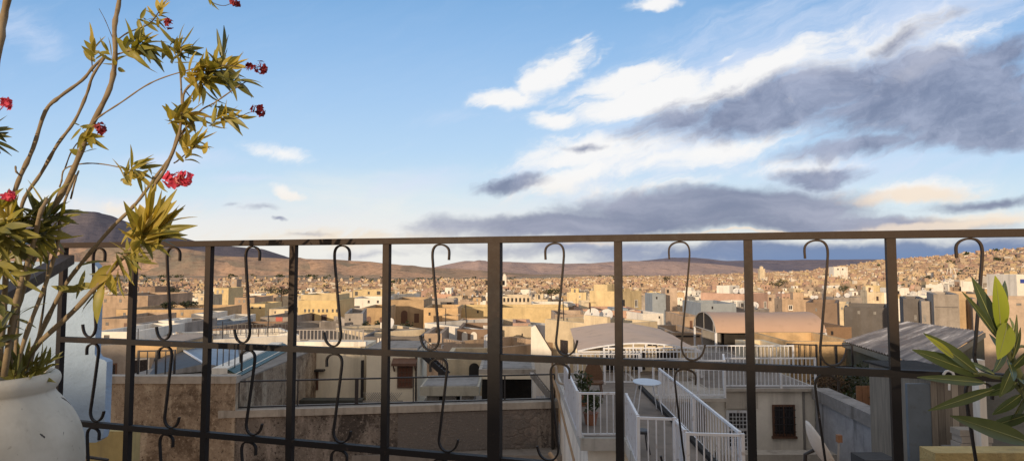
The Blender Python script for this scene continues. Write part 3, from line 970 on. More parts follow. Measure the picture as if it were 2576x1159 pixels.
town_rnd = random.Random(5)
for q in INDIV:
    F = Frame((q['x'], q['y'], q['z0']), q['yaw'])
    w, d, h = q['w'], q['d'], q['z1'] - q['z0']
    par = town_rnd.uniform(0.3, 0.9)
    root = thing('town_house', None, 'house', F.c, 'houses of the old town')
    Wm, Rm = flat_roofed(F, w, d, h, par)
    Wm.build('wall', PL[q['col']], root)
    Rm.build('roof', ROOF, root)
    rx, n = F.R @ Vector((1, 0, 0)), F.R @ Vector((0, -1, 0))
    big = q['sz'] > 34
    k = town_rnd.randint(1, 3)
    for i in range(k):
        fx = -w / 2 + w * (i + 0.5 + town_rnd.uniform(-0.2, 0.2)) / k
        zz = h - par - town_rnd.uniform(1.0, 1.6)
        ww, wh = town_rnd.uniform(0.6, 1.1), town_rnd.uniform(0.8, 1.3)
        c = F(fx, -d / 2, zz)
        if big and town_rnd.random() < 0.5:
            window_on(root, c, rx, n, ww, wh, (1, 0), frame=0.1, fmat=town_rnd.choice([WOOD, PL['white']]))
        else:
            plain_window(root, c, rx, n, ww, wh)
    if town_rnd.random() < 0.5:
        for sx in (-1, 1):
            plain_window(root, F(sx * w / 2, town_rnd.uniform(-d / 4, d / 4), h - par - 1.2), F.R @ Vector((0, 1, 0)), F.R @ Vector((sx, 0, 0)), 0.8, 1.0)
    if town_rnd.random() < 0.55 and q['y'] > 88:
        rw, rd, rh = town_rnd.uniform(2, w * 0.55), town_rnd.uniform(2, d * 0.5), town_rnd.uniform(1.6, 2.5)
        F2 = Frame(F(town_rnd.uniform(-1, 1) * (w - rw) / 2 * 0.8, (d - rd) / 2 * 0.6, h - par), q['yaw'])
        W2, R2 = flat_roofed(F2, rw, rd, rh, 0.2, 0.15)
        rr = W2.build('roof_room', PL[town_rnd.choice([q['col'], 'cream', 'white'])], root)
        R2.build('roof', ROOF, rr)
        if town_rnd.random() < 0.7:
            plain_window(rr, F2(0, -rd / 2, rh * 0.45), rx, n, 0.75, rh * 0.8, town_rnd.choice([GLASS, WOOD]), 'door')
    if town_rnd.random() < 0.6:
        for _ in range(town_rnd.randint(1, 2)):
            M = dish_mb(F(town_rnd.uniform(-w, w) * 0.4, -d * town_rnd.uniform(0.1, 0.4), h + 0.35), town_rnd.uniform(0.4, 0.6), (-0.5 + town_rnd.uniform(-.1, .1), -0.7, 0.5))
            M.build('satellite_dish', DISH, root)
    if town_rnd.random() < 0.28:
        M = MB()
        p = F(town_rnd.uniform(-w, w) * 0.35, d * 0.1, h - par)
        M.tube([p, p + Vector((0, 0, 1.1)), p + Vector((0, 0, 1.25))], [0.5, 0.5, 0.2], 10)
        M.build('water_tank', town_rnd.choice([TANK, DISH]), root)
    for _ in range(0 if q['sz'] < 24 else (town_rnd.randint(3, 6) if q['y'] > 60 else 2)):      # crates, wall stubs and rods on the roof
        M = MB()
        px_, py_ = town_rnd.uniform(-w, w) * 0.42, town_rnd.uniform(-d, d) * 0.42
        t_ = town_rnd.random()
        if t_ < 0.45:
            bz = town_rnd.uniform(0.3, 1.1)
            M.box(F(px_, py_, h - par + bz / 2), (town_rnd.uniform(0.4, 1.6), town_rnd.uniform(0.3, 1.0), bz), q['yaw'] + town_rnd.uniform(-0.3, 0.3))
            M.build('roof_box', town_rnd.choice([BLACK, PL[q['col']], PL['grey'], PL['white']]), root)
        elif t_ < 0.75:
            M.beam(F(px_, py_, h - par), F(px_ + town_rnd.uniform(-0.15, 0.15), py_, h + town_rnd.uniform(0.5, 1.7)), 0.05)
            M.build('rod', BLACK, root)
        else:
            sg = town_rnd.choice((-1, 1))
            M.box(F(sg * (w / 2 - 0.14), py_, h + 0.25), (0.26, town_rnd.uniform(1.0, 2.5), town_rnd.uniform(0.4, 0.9)), q['yaw'])
            M.build('wall_stub', PL[q['col']], root)
    for _ in range(town_rnd.randint(0, 2) if q['y'] > 60 else 0):
        M = MB()
        M.box(F(town_rnd.uniform(-w, w) * 0.36, -d / 2 + 0.13, h + 0.15), (town_rnd.uniform(0.5, 2.0), 0.24, town_rnd.uniform(0.3, 0.8)), q['yaw'])
        M.build('wall_stub', PL[q['col']], root)
    if town_rnd.random() < 0.6:
        M = MB()
        p = F(town_rnd.uniform(-w, w) * 0.4, town_rnd.uniform(-d, d) * 0.3, h - par)
        M.tube([p, p + Vector((0, 0, town_rnd.uniform(1.8, 3)))], 0.035, 4)
        M.beam(p + Vector((-0.4, 0, 1.9)), p + Vector((0.4, 0, 1.9)), 0.03)
        M.build('antenna', BLACK, root)
    HOUSES.append(dict(root=root, px=q['px'], Y=q['y'], d=d, hero=False, F=F, w=w, h=h, col=q['col'], c=(q['x'], q['y']), top=q['top'], tall=h > 8.6))

# everything smaller: one mass of distant houses, haze put into their colours
FMATS = [plaster("far_" + k, c, 0.14, 0.02, 0.0, bump=0, fine=0.3) for k, c in
         (("cream", (0.52, 0.40, 0.27)), ("ochre", (0.41, 0.30, 0.20)), ("yellow", (0.50, 0.38, 0.22)), ("white", (0.62, 0.55, 0.45)), ("tan", (0.37, 0.265, 0.19)), ("pink", (0.41, 0.275, 0.21)), ("brown", (0.30, 0.215, 0.165)))]
FWIN = paint("far_window", (0.11, 0.08, 0.065), 0.8, 0.2, 0.2)
FR = plaster("far_roof", (0.42, 0.33, 0.26), 0.3, 0.02, 0.0, bump=0, fine=0.3)
far = MB()


def far_house(x, y, z0, w, d, h, yaw, mi):
    F = Frame((x, y, z0), yaw)
    a, b = w / 2, d / 2
    o = [(-a, -b), (a, -b), (a, b), (-a, b)]
    for k in range(4):
        far.quad(F(*o[k], 0), F(*o[(k + 1) % 4], 0), F(*o[(k + 1) % 4], h), F(*o[k], h), mi)
    far.quad(*[F(*p, h - 0.25) for p in o], 7)
    nw = town_rnd.randint(0, 2) if y > 700 else town_rnd.randint(1, 3)
    for i in range(nw):
        fx = -a + w * (i + 0.5) / nw + town_rnd.uniform(-0.4, 0.4)
        zz = h - town_rnd.uniform(1.6, 3.6)
        ww = town_rnd.uniform(0.35, 0.65)
        far.quad(F(fx - ww, -b - 0.06, zz - 0.8), F(fx + ww, -b - 0.06, zz - 0.8), F(fx + ww, -b - 0.06, zz + 0.8), F(fx - ww, -b - 0.06, zz + 0.8), 8)
    if town_rnd.random() < 0.4:
        rw, rh = w * 0.35, town_rnd.uniform(1.5, 2.6)
        cx = town_rnd.uniform(-1, 1) * w * 0.3
        far.box(F(cx, b * 0.3, h + rh / 2 - 0.3), (rw, d * 0.4, rh), yaw, town_rnd.randrange(7))


for q in REST:
    far_house(q['x'], q['y'], q['z0'], q['w'], q['d'], q['z1'] - q['z0'], q['yaw'], town_rnd.choice([0, 1, 1, 2, 3, 4, 4, 5, 6]))
# town spreading over the valley and up the right-hand hill
r = 420.0
while r < 2150:
    stp = 5.9 + r * 0.0006
    n = int(1.45 * r / stp)
    for i in range(n):
        th = -0.62 + 1.45 * (i + town_rnd.uniform(0.1, 0.9)) / n
        rr = r + town_rnd.uniform(-stp, stp) * 0.5
        x, y = rr * math.sin(th), rr * math.cos(th)
        z = ground_z(x, y) + wobble(x, y, rr)
        px, py = proj((x, y, z))
        if px < 180 or px > 2640:
            continue
        dens = 1.0
        if px < 1110:
            dens = 1.0 if py > 722 else (0.12 if py > 716 else 0.015)
        elif px < 1500:
            dens = 1.0 if py > 700 else 0.0
        elif px < 1900:
            dens = 0.95 if py > 694 else 0.2
        if px > 1900:
            dens = 0.9
            g = mnoise.noise(Vector((x * 0.006, y * 0.006, 1.3)))
            if r > 600 and g > 0.12:
                dens = 0.12
            if px > 2230 and r > 1200:
                dens = 0.45 if g < 0 else 0.18
        if mnoise.noise(Vector((x * 0.011, y * 0.011, 7.7))) > 0.38:
            dens *= 0.25
        if town_rnd.random() > dens:
            continue
        k = 1 + (r - 420) * 0.0002
        far_house(x, y, z - 1.5, town_rnd.uniform(3.2, 7.2) * k, town_rnd.uniform(3.2, 7.2) * k, town_rnd.uniform(4.0, 8.6) + (3 if town_rnd.random() < 0.1 else 0),
                  0.35 * math.sin(x * 0.006 + y * 0.004) + town_rnd.uniform(-0.3, 0.3), town_rnd.choice([0, 0, 1, 1, 2, 3, 4, 4, 5, 5, 6]))
    r += stp * 1.05
fo = far.build('distant_houses', FMATS + [FR, FWIN])
tag(fo, "mass of small sunlit flat roofed houses filling the distant valley and hillside", "houses", None, "stuff")


# ------------------------------------------------------------------ towers far off
def minaret(px, ytop, Y, w, h, label, col, cap=True):
    p = at(px, ytop, Y)
    root = thing('minaret', label, 'minaret', (p.x, p.y, p.z - h))
    M = MB()
    M.box((p.x, p.y, p.z - h * 0.6), (w, w, h * 0.8))
    M.build('shaft', PL[col], root)
    M = MB()
    M.box((p.x, p.y, p.z - h * 0.19), (w * 1.15, w * 1.15, h * 0.02))
    M.box((p.x, p.y, p.z - h * 0.12), (w * 0.55, w * 0.55, h * 0.12))
    M.build('lantern', PL[col], root)
    M = MB()
    M.lathe([(w * 0.32, -h * 0.06), (w * 0.3, -h * 0.03), (w * 0.1, -h * 0.005), (0.02, h * 0.02)], (p.x, p.y, p.z), 8)
    M.build('cap', PL['grey'], root)
    return root


minaret(1233, 688, 800, 4.5, 20, "slim white minaret peeping out left of the thick central post", 'white')
minaret(1269, 687, 800, 5, 20, "slim white minaret just right of the thick central post", 'white')
minaret(1915, 668, 900, 7, 24, "pale minaret with stepped top above the houses right of the eighth post", 'cream')

p = at(2392, 662, 620)
root = thing('water_tower', "small water tower on splayed legs on the right hillside", 'water tower', (p.x, p.y, p.z - 9))
M = MB(); M.tube([p + Vector((0, 0, -4.5)), p + Vector((0, 0, -0.4)), p], [2.6, 2.6, 0.4], 12)
M.build('tank', PL['cream'], root)
for sx, sy in ((-1, -1), (1, -1), (1, 1), (-1, 1)):
    M = MB(); M.beam(p + Vector((sx * 3.0, sy * 3.0, -13)), p + Vector((sx * 1.7, sy * 1.7, -4.4)), 0.5)
    M.build('leg', PL['white'], root)

# ------------------------------------------------------------------ trees
LEAFM = {}


def leaf_mat(name, c1, c2, trans=0.25, scale=2.0, rough=0.55):
    m, N, bs, out = new_mat(name)
    pos = N.n('ShaderNodeNewGeometry')
    a = N.noise(pos.outputs['Position'], scale, 3, 0.6)
    c = N.mix(N.ramp01(a, 0.35, 0.65), c1, c2)
    N.set(bs, 'Base Color', c)
    bs.inputs['Roughness'].default_value = rough
    bs.inputs['Specular IOR Level'].default_value = 0.35
    tr = N.n('ShaderNodeBsdfTranslucent')
    N.set(tr, 'Color', N.mix(1.0, c, (1.3, 1.25, 0.6), 'MULTIPLY'))
    mx = N.n('ShaderNodeMixShader')
    mx.inputs[0].default_value = trans
    N.t.links.new(bs.outputs[0], mx.inputs[1])
    N.t.links.new(tr.outputs[0], mx.inputs[2])
    N.t.links.new(mx.outputs[0], out.inputs[0])
    return m


CROWN = leaf_mat("tree_leaves", (0.035, 0.05, 0.018), (0.075, 0.08, 0.03))
CROWN_P = leaf_mat("pine_leaves", (0.022, 0.032, 0.015), (0.045, 0.05, 0.022))
BARK = paint("bark", (0.10, 0.07, 0.05), 0.9, 0.4, 3.0)


def tree(label, px0, px1, ytop, ybase, Y, shape='round', n=520, mat=None, seed=1, name='tree'):
    g = random.Random(seed)
    x0, x1 = xat(px0, Y), xat(px1, Y)
    zt, zb = zat(ytop, Y), zat(ybase, Y)
    cx, w, h = (x0 + x1) / 2, x1 - x0, zt - zb
    gz = ground_z(cx, Y)
    root = thing(name, label, 'tree', (cx, Y, gz))
    M = MB()
    M.tube([(cx, Y, gz - 0.5), (cx + w * 0.02, Y, (gz + zb) / 2), (cx, Y, zb + h * 0.3), (cx, Y, zb + h * 0.6)], [h * 0.09, h * 0.07, h * 0.05, h * 0.02], 7)
    for k in range(6):
        a = k * 2.4 + g.random()
        M.tube([(cx, Y, zb + h * 0.15), (cx + math.cos(a) * w * 0.2, Y + math.sin(a) * w * 0.2, zb + h * 0.4), (cx + math.cos(a) * w * 0.36, Y + math.sin(a) * w * 0.36, zb + h * g.uniform(0.5, 0.8))], [h * 0.04, h * 0.025, h * 0.01], 5)
    M.build('trunk', BARK, root)
    C = MB()
    lobes = []
    for k in range(11):
        a = g.uniform(0, 6.28)
        rr = g.uniform(0.1, 0.36) if shape != 'flat' else g.uniform(0.05, 0.45)
        zz = g.uniform(0.3, 0.8) if shape == 'round' else g.uniform(0.45, 0.72)
        lobes.append((Vector((cx + math.cos(a) * rr * w, Y + math.sin(a) * rr * w * 0.7, zb + zz * h)), g.uniform(0.13, 0.24) * (w if shape != 'flat' else w * 0.8), g.uniform(0.18, 0.3) * h))
    q = max(0.12, min(w, h) * 0.055)
    for k in range(n):
        c, rw, rh = g.choice(lobes)
        d = Vector((g.gauss(0, 1), g.gauss(0, 1), g.gauss(0, 1))).normalized() * (g.random() ** 0.4)
        p = c + Vector((d.x * rw, d.y * rw, d.z * rh))
        u_ = Vector((g.gauss(0, 1), g.gauss(0, 1), g.gauss(0, 0.6))).normalized() * q * g.uniform(0.6, 1.5)
        v_ = u_.cross(Vector((g.gauss(0, 1), g.gauss(0, 1), g.gauss(0, 1)))).normalized() * q * g.uniform(0.4, 0.9)
        C.add([p - u_, p + v_, p + u_, p - v_], [(0, 1, 2, 3)])
    C.build('crown', mat or CROWN, root)
    return root


tree("spreading dark pine right of the third scroll, above the cream houses", 655, 760, 719, 746, 150, 'flat', 900, CROWN_P, 3, 'pine_tree')
tree("dark round tree beside the second scroll at left", 417, 458, 722, 752, 140, 'round', 500, CROWN_P, 4)
tree("left dark bush of the tree row above the orange ochre house", 395, 440, 756, 780, 100, 'round', 420, CROWN_P, 5)
tree("right and wider dark bush of the tree row above the orange ochre house", 436, 502, 752, 776, 102, 'flat', 520, CROWN_P, 6)
tree("dark cypress like tree at the foot of the orange arched wall", 908, 940, 796, 852, 66, 'round', 520, CROWN_P, 7)
tree("wide dark tree mass behind the fifth railing post", 930, 985, 806, 862, 64, 'round', 620, CROWN_P, 8)
tree("dusky tree in front of the tall arched door", 985, 1050, 806, 850, 70, 'round', 560, CROWN_P, 9)
tree("flat topped acacia standing between the pale rooftops right of the thick post", 1350, 1424, 722, 748, 175, 'flat', 620, CROWN, 10)
tree("dark tree clump high in the town left of a scroll at right", 1930, 1988, 701, 724, 420, 'round', 500, CROWN, 12)
tree("small green tree on the rooftops beside the ninth post", 2104, 2140, 716, 736, 260, 'round', 400, CROWN, 13)
tree("small dark trees on the right hill left of the water tower", 2318, 2350, 690, 708, 420, 'flat', 400, CROWN_P, 14)
tree("tiny dark tree on the left edge of the distant town", 1536, 1556, 693, 706, 900, 'round', 300, CROWN_P, 15)
tree("second tiny dark tree of the distant town, right of the seventh post", 1664, 1690, 693, 710, 880, 'flat', 300, CROWN_P, 16)

# bushes and field trees scattered over the slopes
B = MB()
g = random.Random(77)
for k in range(420):
    th = g.uniform(-0.6, 0.72)
    r = math.exp(g.uniform(math.log(450), math.log(3400)))
    x, y = r * math.sin(th), r * math.cos(th)
    px, py = proj((x, y, ground_z(x, y)))
    if px < 150 or px > 2640 or (1100 < px < 1900 and r < 1500 and g.random() < 0.7):
        continue
    z = ground_z(x, y) + wobble(x, y, r)
    s_ = g.uniform(2, 4.5) * (1 + r * 0.0003)
    for j in range(16):
        p = Vector((x + g.gauss(0, s_ * 0.8), y + g.gauss(0, s_ * 0.5), z + g.uniform(0.2, 1.3) * s_))
        u_ = Vector((g.gauss(0, 1), g.gauss(0, 1), g.gauss(0, 1))).normalized() * s_ * 0.5
        v_ = u_.cross(Vector((g.gauss(0, 1), g.gauss(0, 1), g.gauss(0, 1)))).normalized() * s_ * 0.4
        B.add([p - u_, p + v_, p + u_, p - v_], [(0, 1, 2, 3)])
tag(B.build('scattered_bushes', CROWN), "dark bushes dotted over the distant hillsides and between the far houses", "bushes", None, "stuff")
# ------------------------------------------------------------------ neighbouring houses in the shade
def Z(dz):
    return CAMZ + dz


def mottled(name, dark, mid, light, s=0.9, flecks=0.35):
    """old render: big pale and dark patches, damp streaks, small flecks"""
    m, N, bs, out = new_mat(name)
    pos = N.n('ShaderNodeNewGeometry').outputs['Position']
    a = N.noise(pos, s, 9, 0.72, 0.5)
    b = N.noise(N.mapping(pos, scale=(1.6, 1.6, 0.35)), s * 1.7, 8, 0.7, 0.3)
    f = N.noise(pos, s * 16, 6, 0.75)
    c = N.mix(N.ramp01(a, 0.42, 0.56), dark, mid)
    c = N.mix(N.math('MULTIPLY', N.ramp01(b, 0.50, 0.62), 0.75), c, light)
    c = N.mix(N.math('MULTIPLY', N.ramp01(f, 0.56, 0.66), flecks), c, tuple(q * 1.25 for q in light))
    c = N.mix(N.math('MULTIPLY', N.ramp01(f, 0.44, 0.36), flecks * 1.3), c, tuple(q * 0.5 for q in dark))
    N.set(bs, 'Base Color', c)
    bs.inputs['Roughness'].default_value = 0.95
    bs.inputs['Specular IOR Level'].default_value = 0.15
    bp = N.n('ShaderNodeBump', {'Strength': 0.7, 'Distance': 0.08})
    N.set(bp, 'Height', N.math('ADD', f, a))
    N.set(bs, 'Normal', bp)
    return m


N_WALL = mottled("brown_wall_plaster", (0.16, 0.115, 0.08), (0.35, 0.27, 0.195), (0.52, 0.43, 0.32), 0.6, 0.6)
N_COPE = plaster("coping_cement", (0.40, 0.36, 0.31), 0.3, 0.9, 0.4)
N_CREAM = plaster("cream_wall_shade", (0.80, 0.71, 0.55), 0.16, 0.35, 0.3, bump=0.15)
N_WHITE = plaster("white_wall_shade", (0.82, 0.77, 0.68), 0.18, 0.35, 0.4, bump=0.2)
N_GREY = plaster("grey_cement", (0.27, 0.255, 0.24), 0.3, 0.6, 0.5, bump=0.4)
N_FLOOR = plaster("terrace_screed", (0.25, 0.225, 0.20), 0.3, 0.6, 0.4)
N_BLUEGREY = plaster("stained_blue_grey", (0.34, 0.34, 0.355), 0.35, 0.8, 0.75, (0.085, 0.08, 0.075), bump=0.4)
N_DARK = plaster("dark_recess", (0.035, 0.032, 0.03), 0.3, 1.0, 0.2)  # near-black; puts the shade of porch, openings, awning end and gap into colour
GREEN_TILE = paint("green_tile", (0.018, 0.055, 0.04), 0.4, 0.3, 8.0)
AWN1 = paint("tan_awning", (0.60, 0.43, 0.31), 0.8, 0.1, 0.5, (0.2, 0.16, 0.12), 0.35)
AWN2 = paint("pink_awning", (0.47, 0.32, 0.235), 0.8, 0.1, 0.5, (0.25, 0.17, 0.12), 0.25)
BLUE_SHEET = paint("pale_blue_sheet", (0.50, 0.57, 0.66), 0.5, 0.1, 1.0, (0.25, 0.25, 0.25), 0.4)
RUSTW = paint("orange_brown_board", (0.24, 0.12, 0.06), 0.8, 0.4, 4.0)

# rubble stone
m, N, bs, out = new_mat("rubble_stone")
pos = N.n('ShaderNodeNewGeometry').outputs['Position']
wn = N.n('ShaderNodeTexNoise', {'Scale': 1.6, 'Detail': 4.0})
N.set(wn, 'Vector', pos)
wsx = N.n('ShaderNodeVectorMath', operation='MULTIPLY_ADD')
N.set(wsx, 0, wn.outputs['Color'])
wsx.inputs[1].default_value = (0.5, 0.5, 0.5)
N.set(wsx, 2, pos)
vo = N.n('ShaderNodeTexVoronoi', {'Scale': 2.6})
N.set(vo, 'Vector', N.mapping(wsx.outputs[0], scale=(0.8, 0.8, 1.3)))
ve = N.n('ShaderNodeTexVoronoi', {'Scale': 2.6}, feature='DISTANCE_TO_EDGE')
N.set(ve, 'Vector', N.mapping(wsx.outputs[0], scale=(0.8, 0.8, 1.3)))
sc_ = N.n('ShaderNodeSeparateColor')
N.set(sc_, 0, vo.outputs['Color'])
c = N.mix(sc_.outputs[0], (0.17, 0.14, 0.12), (0.29, 0.235, 0.20))
big = N.noise(pos, 0.45, 6, 0.65)
c = N.mix(N.ramp01(big, 0.36, 0.52), c, (0.165, 0.145, 0.13))
edge = N.math('MULTIPLY', N.ramp01(ve.outputs[0], 0.08, 0.0), N.ramp01(big, 0.50, 0.36))
c = N.mix(N.math('MULTIPLY', edge, 0.5), c, (0.075, 0.063, 0.055))
fn = N.noise(pos, 14, 5, 0.7)
c = N.mix(N.math('MULTIPLY', N.ramp01(fn, 0.55, 0.75), 0.6), c, (0.44, 0.37, 0.32))
c = N.mix(N.math('MULTIPLY', N.ramp01(N.noise(N.mapping(pos, scale=(1, 1, 0.3)), 0.9, 6, 0.7), 0.5, 0.66), 0.6), c, (0.075, 0.065, 0.06))
N.set(bs, 'Base Color', c)
bs.inputs['Roughness'].default_value = 0.95
bp = N.n('ShaderNodeBump', {'Strength': 0.7, 'Distance': 0.08})
N.set(bp, 'Height', N.math('ADD', N.math('MULTIPLY', N.ramp01(ve.outputs[0], 0.0, 0.2), N.math('MULTIPLY', N.ramp01(big, 0.56, 0.40), 0.5)), fn))
N.set(bs, 'Normal', bp)
RUBBLE = mottled("rubble_render", (0.085, 0.072, 0.064), (0.205, 0.175, 0.15), (0.36, 0.31, 0.27), 0.7, 0.8)
STONES = m

# corrugated sheet with weathered stripes
m, N, bs, out = new_mat("corrugated_sheet")
pos = N.n('ShaderNodeNewGeometry').outputs['Position']
a = N.noise(N.mapping(pos, rot=(0, 0, -math.atan2(10, 9.4)), scale=(0.12, 2.4, 1)), 1.0, 5, 0.65)
b = N.noise(pos, 2.0, 5, 0.6)
c = N.mix(N.ramp01(a, 0.4, 0.62), (0.15, 0.125, 0.11), (0.37, 0.32, 0.28))
c = N.mix(N.math('MULTIPLY', N.ramp01(a, 0.58, 0.64), 0.9), c, (0.74, 0.67, 0.6))
c = N.mix(N.math('MULTIPLY', N.ramp01(b, 0.52, 0.7), 0.5), c, (0.17, 0.10, 0.06))
N.set(bs, 'Base Color', c)
bs.inputs['Roughness'].default_value = 0.7
CORR = m

# grey weathered boards (vertical)
m, N, bs, out = new_mat("weathered_boards")
pos = N.n('ShaderNodeNewGeometry').outputs['Position']
sx = N.n('ShaderNodeSeparateXYZ'); N.set(sx, 0, pos)
bid = N.math('FLOOR', N.math('MULTIPLY', sx.outputs[0], 6.5))
wnz = N.n('ShaderNodeTexWhiteNoise', noise_dimensions='1D'); N.set(wnz, 'W', bid)
gr = N.noise(N.mapping(pos, scale=(14, 14, 0.9)), 1.0, 6, 0.7)
k = N.math('MULTIPLY_ADD', wnz.outputs[0], 0.7, N.math('MULTIPLY', gr, 0.9))
c = N.mix(N.ramp01(k, 0.2, 1.3), (0.105, 0.09, 0.072), (0.42, 0.365, 0.295))
gap = N.math('LESS_THAN', N.math('FRACT', N.math('MULTIPLY', sx.outputs[0], 6.5)), 0.08)
c = N.mix(N.math('MULTIPLY', gap, 0.8), c, (0.03, 0.028, 0.026))
N.set(bs, 'Base Color', c)
bs.inputs['Roughness'].default_value = 0.9
BOARDS = m


def box_xy(x0, x1, y0, y1, z0, z1, M=None, mi=0):
    M = M or MB()
    return M.box(((x0 + x1) / 2, (y0 + y1) / 2, (z0 + z1) / 2), (x1 - x0, y1 - y0, z1 - z0), 0, mi)


def flip_rot(d):
    return math.atan2(d.y, d.x)


def picket_panel(parent, a, b, h, mat, gap=0.13, bar=0.022, rail=0.045, low=0.08, name='railing_panel'):
    """one straight panel: top rail, bottom rail and upright bars"""
    a, b = Vector(a), Vector(b)
    M = MB()
    up = Vector((0, 0, 1))
    L = (b - a).length
    M.beam(a + up * h, b + up * h, rail, rail)
    M.beam(a + up * low, b + up * low, rail * 0.8, rail * 0.8)
    n = max(2, int(L / gap))
    for i in range(1, n):
        p = a.lerp(b, i / n)
        M.beam(p + up * (low + rail * 0.4), p + up * (h - rail * 0.5), bar, bar, up=(0, 1, 0))
    return M.build(name, mat, parent)


def post(parent, p, h, mat, w=0.06, name='post'):
    M = MB()
    M.box(Vector(p) + Vector((0, 0, h / 2)), (w, w, h))
    return M.build(name, mat, parent)


def railing(name, label, pts, h, mat, cat='railing', gap=0.13, bar=0.022, rail=0.045, low=0.08, pw=0.06, group=None):
    pts = [Vector(p) for p in pts]
    root = thing(name, label, cat, pts[0], group)
    for a, b in zip(pts, pts[1:]):
        d = (b - a).normalized() * (pw / 2 + 0.002)
        picket_panel(root, a + d, b - d, h, mat, gap, bar, rail, low)
    for p in pts:
        post(root, p, h + 0.03, mat, pw)
    return root


# --- brown walled house at left
Yw = 22.0
x0, x1 = xat(268, Yw), xat(598, Yw)
zt = zat(945, Yw)
root = thing('neighbour_house', "brown rough plastered house with pale coping, left behind the second and third posts", 'house', ((x0 + x1) / 2, Yw + 5, -10))
box_xy(x0, x1, Yw, Yw + 10, -11, zt - 0.25).build('wall', N_WALL, root)
M = MB(); box_xy(x0 - 0.04, x1 + 0.04, Yw - 0.05, Yw + 0.35, zt - 0.25, zt, M)
M.build('coping', N_COPE, root)
box_xy(x0 + 0.02, x1 - 0.02, Yw + 0.36, Yw + 9.9, zt - 0.249, zt - 0.2).build('roof', N_FLOOR, root)
HB = zt - 0.2
# ochre room and black bar fence on that roof
Yr = 28.0
root = thing('roof_room', "small sunlit orange rooftop room behind black bars beside the second post", 'room', (xat(392, Yr), Yr + 2, HB))
box_xy(xat(345, Yr), xat(448, Yr), Yr, Yr + 3.4, HB, zat(864, Yr)).build('wall', PL['ochre'], root)
box_xy(xat(343, Yr), xat(450, Yr), Yr - 0.1, Yr + 3.5, zat(864, Yr), zat(860, Yr)).build('roof', ROOF, root)
railing('bar_fence', "black barred fence slanting in front of the orange rooftop room", [(xat(353, 22.7), 22.7, HB), (xat(398, 22.8), 22.8, HB), (xat(444, 22.9), 22.9, HB)], 0.95, BLACK, 'fence', gap=0.2, bar=0.03, rail=0.05)
# pale blue tent roof
R1, R2 = at(513, 914, 24.0), at(441, 868, 31.0)
E1, E2 = at(604, 926, 24.4), at(598, 866, 31.2)
L1, L2 = at(372, 945, 23.2), at(392, 892, 31.0)
root = thing('lean_to', "pale blue metal lean-to roof sloping between the second and fourth posts", 'shed', (R1.x, 27, HB))
M = MB()
M.quad(R1, E1, E2, R2)
M.build('roof', paint('blue_tin', (0.20, 0.26, 0.335), 0.6, 0.25, 1.2), root)
M = MB(); M.quad(L1, R1, R2, L2)
M.build('roof', paint('dark_tin', (0.06, 0.068, 0.08), 0.7, 0.4, 1.5), root)  # shade of the left slope put into a darker tin colour
M = MB(); M.beam(R1, R2, 0.09, 0.07)
M.build('ridge_cap', WHITE_METAL, root)
M = MB(); M.add([L1, E1, R1], [(0, 1, 2)]); M.quad(E1, E2, Vector((E2.x, E2.y, HB)), Vector((E1.x, E1.y, HB)))
M.build('wall', N_GREY, root)
railing('bar_fence', "black barred fence in front of the pale blue roof beside the third post", [(xat(533, 23.4), 23.4, HB), (xat(606, 23.4), 23.6, HB)], 1.05, BLACK, 'fence', gap=0.17, bar=0.028, rail=0.045)

# --- courtyard house with the long parapet (middle left)
A = Vector((xat(560, 22.0), 22.0, zat(1032, 22.0)))
Bq = Vector((xat(1402, 24.0), 24.0, zat(1003, 24.0)))
Bq.z = A.z
Bq.y = 23.6
dirw = (Bq - A).normalized()
nrm = Vector((dirw.y, -dirw.x, 0))
root = thing('rubble_wall', "long grey brown rubble wall with pale coping below the black railing", 'wall', ((A.x + Bq.x) / 2, 22.8, -10))
M = MB()
mid = (A + Bq) / 2
yaw = math.atan2(dirw.y, dirw.x)
L = (Bq - A).length
M.box(mid + Vector((0, 0, -4.1 - 0.12)) - nrm * 0.3, (L, 0.6, 7.96), yaw)
M.build('wall_face', RUBBLE, root)
M = MB(); M.box(mid + dirw * 2.6 + Vector((0, 0, -0.95)) + nrm * 0.006, (5.0, 0.03, 1.35), yaw)
M.build('bare_stone', STONES, root)
M = MB(); M.box(mid + Vector((0, 0, -0.12)) - nrm * 0.28, (L + 0.06, 0.72, 0.239), yaw)
M.build('coping', N_COPE, root)
# black railing with dark mesh posts
ra, rb = A - nrm * 0.2 + dirw * 0.55, Bq - nrm * 0.2 - dirw * 0.1
root = thing('black_railing', "long thin black railing standing on the rubble wall", 'railing', ra)
M = MB(); M.beam(ra + Vector((0, 0, 0.93)), rb + Vector((0, 0, 0.93)), 0.05, 0.05); M.build('top_rail', BLACK, root)
M = MB(); M.beam(ra + Vector((0, 0, 0.05)), rb + Vector((0, 0, 0.05)), 0.05, 0.05); M.build('bottom_rail', BLACK, root)
for px, wd in ((603, 0.05), (884, 0.12), (1024, 0.04), (1257, 0.05), (1388, 0.05), (742, 0.04)):
    t = (px - 603) / (1388 - 603)
    p = ra.lerp(rb, t) if 0 <= t <= 1 else ra
    M = MB(); M.box(p + Vector((0, 0, 0.49)), (wd, wd * 0.8, 0.83), yaw); M.build('post', BLACK, root)
FL = Z(-6.5)
root = thing('courtyard_floor', None, None, (-4, 27, FL)) if False else None
M = MB(); box_xy(-10.6, 2.0, 22.6, 33.0, -10.5, FL, M)
cf = M.build('courtyard_floor', N_FLOOR); tag(cf, "sunken courtyard floor behind the rubble wall", None, None, 'structure')

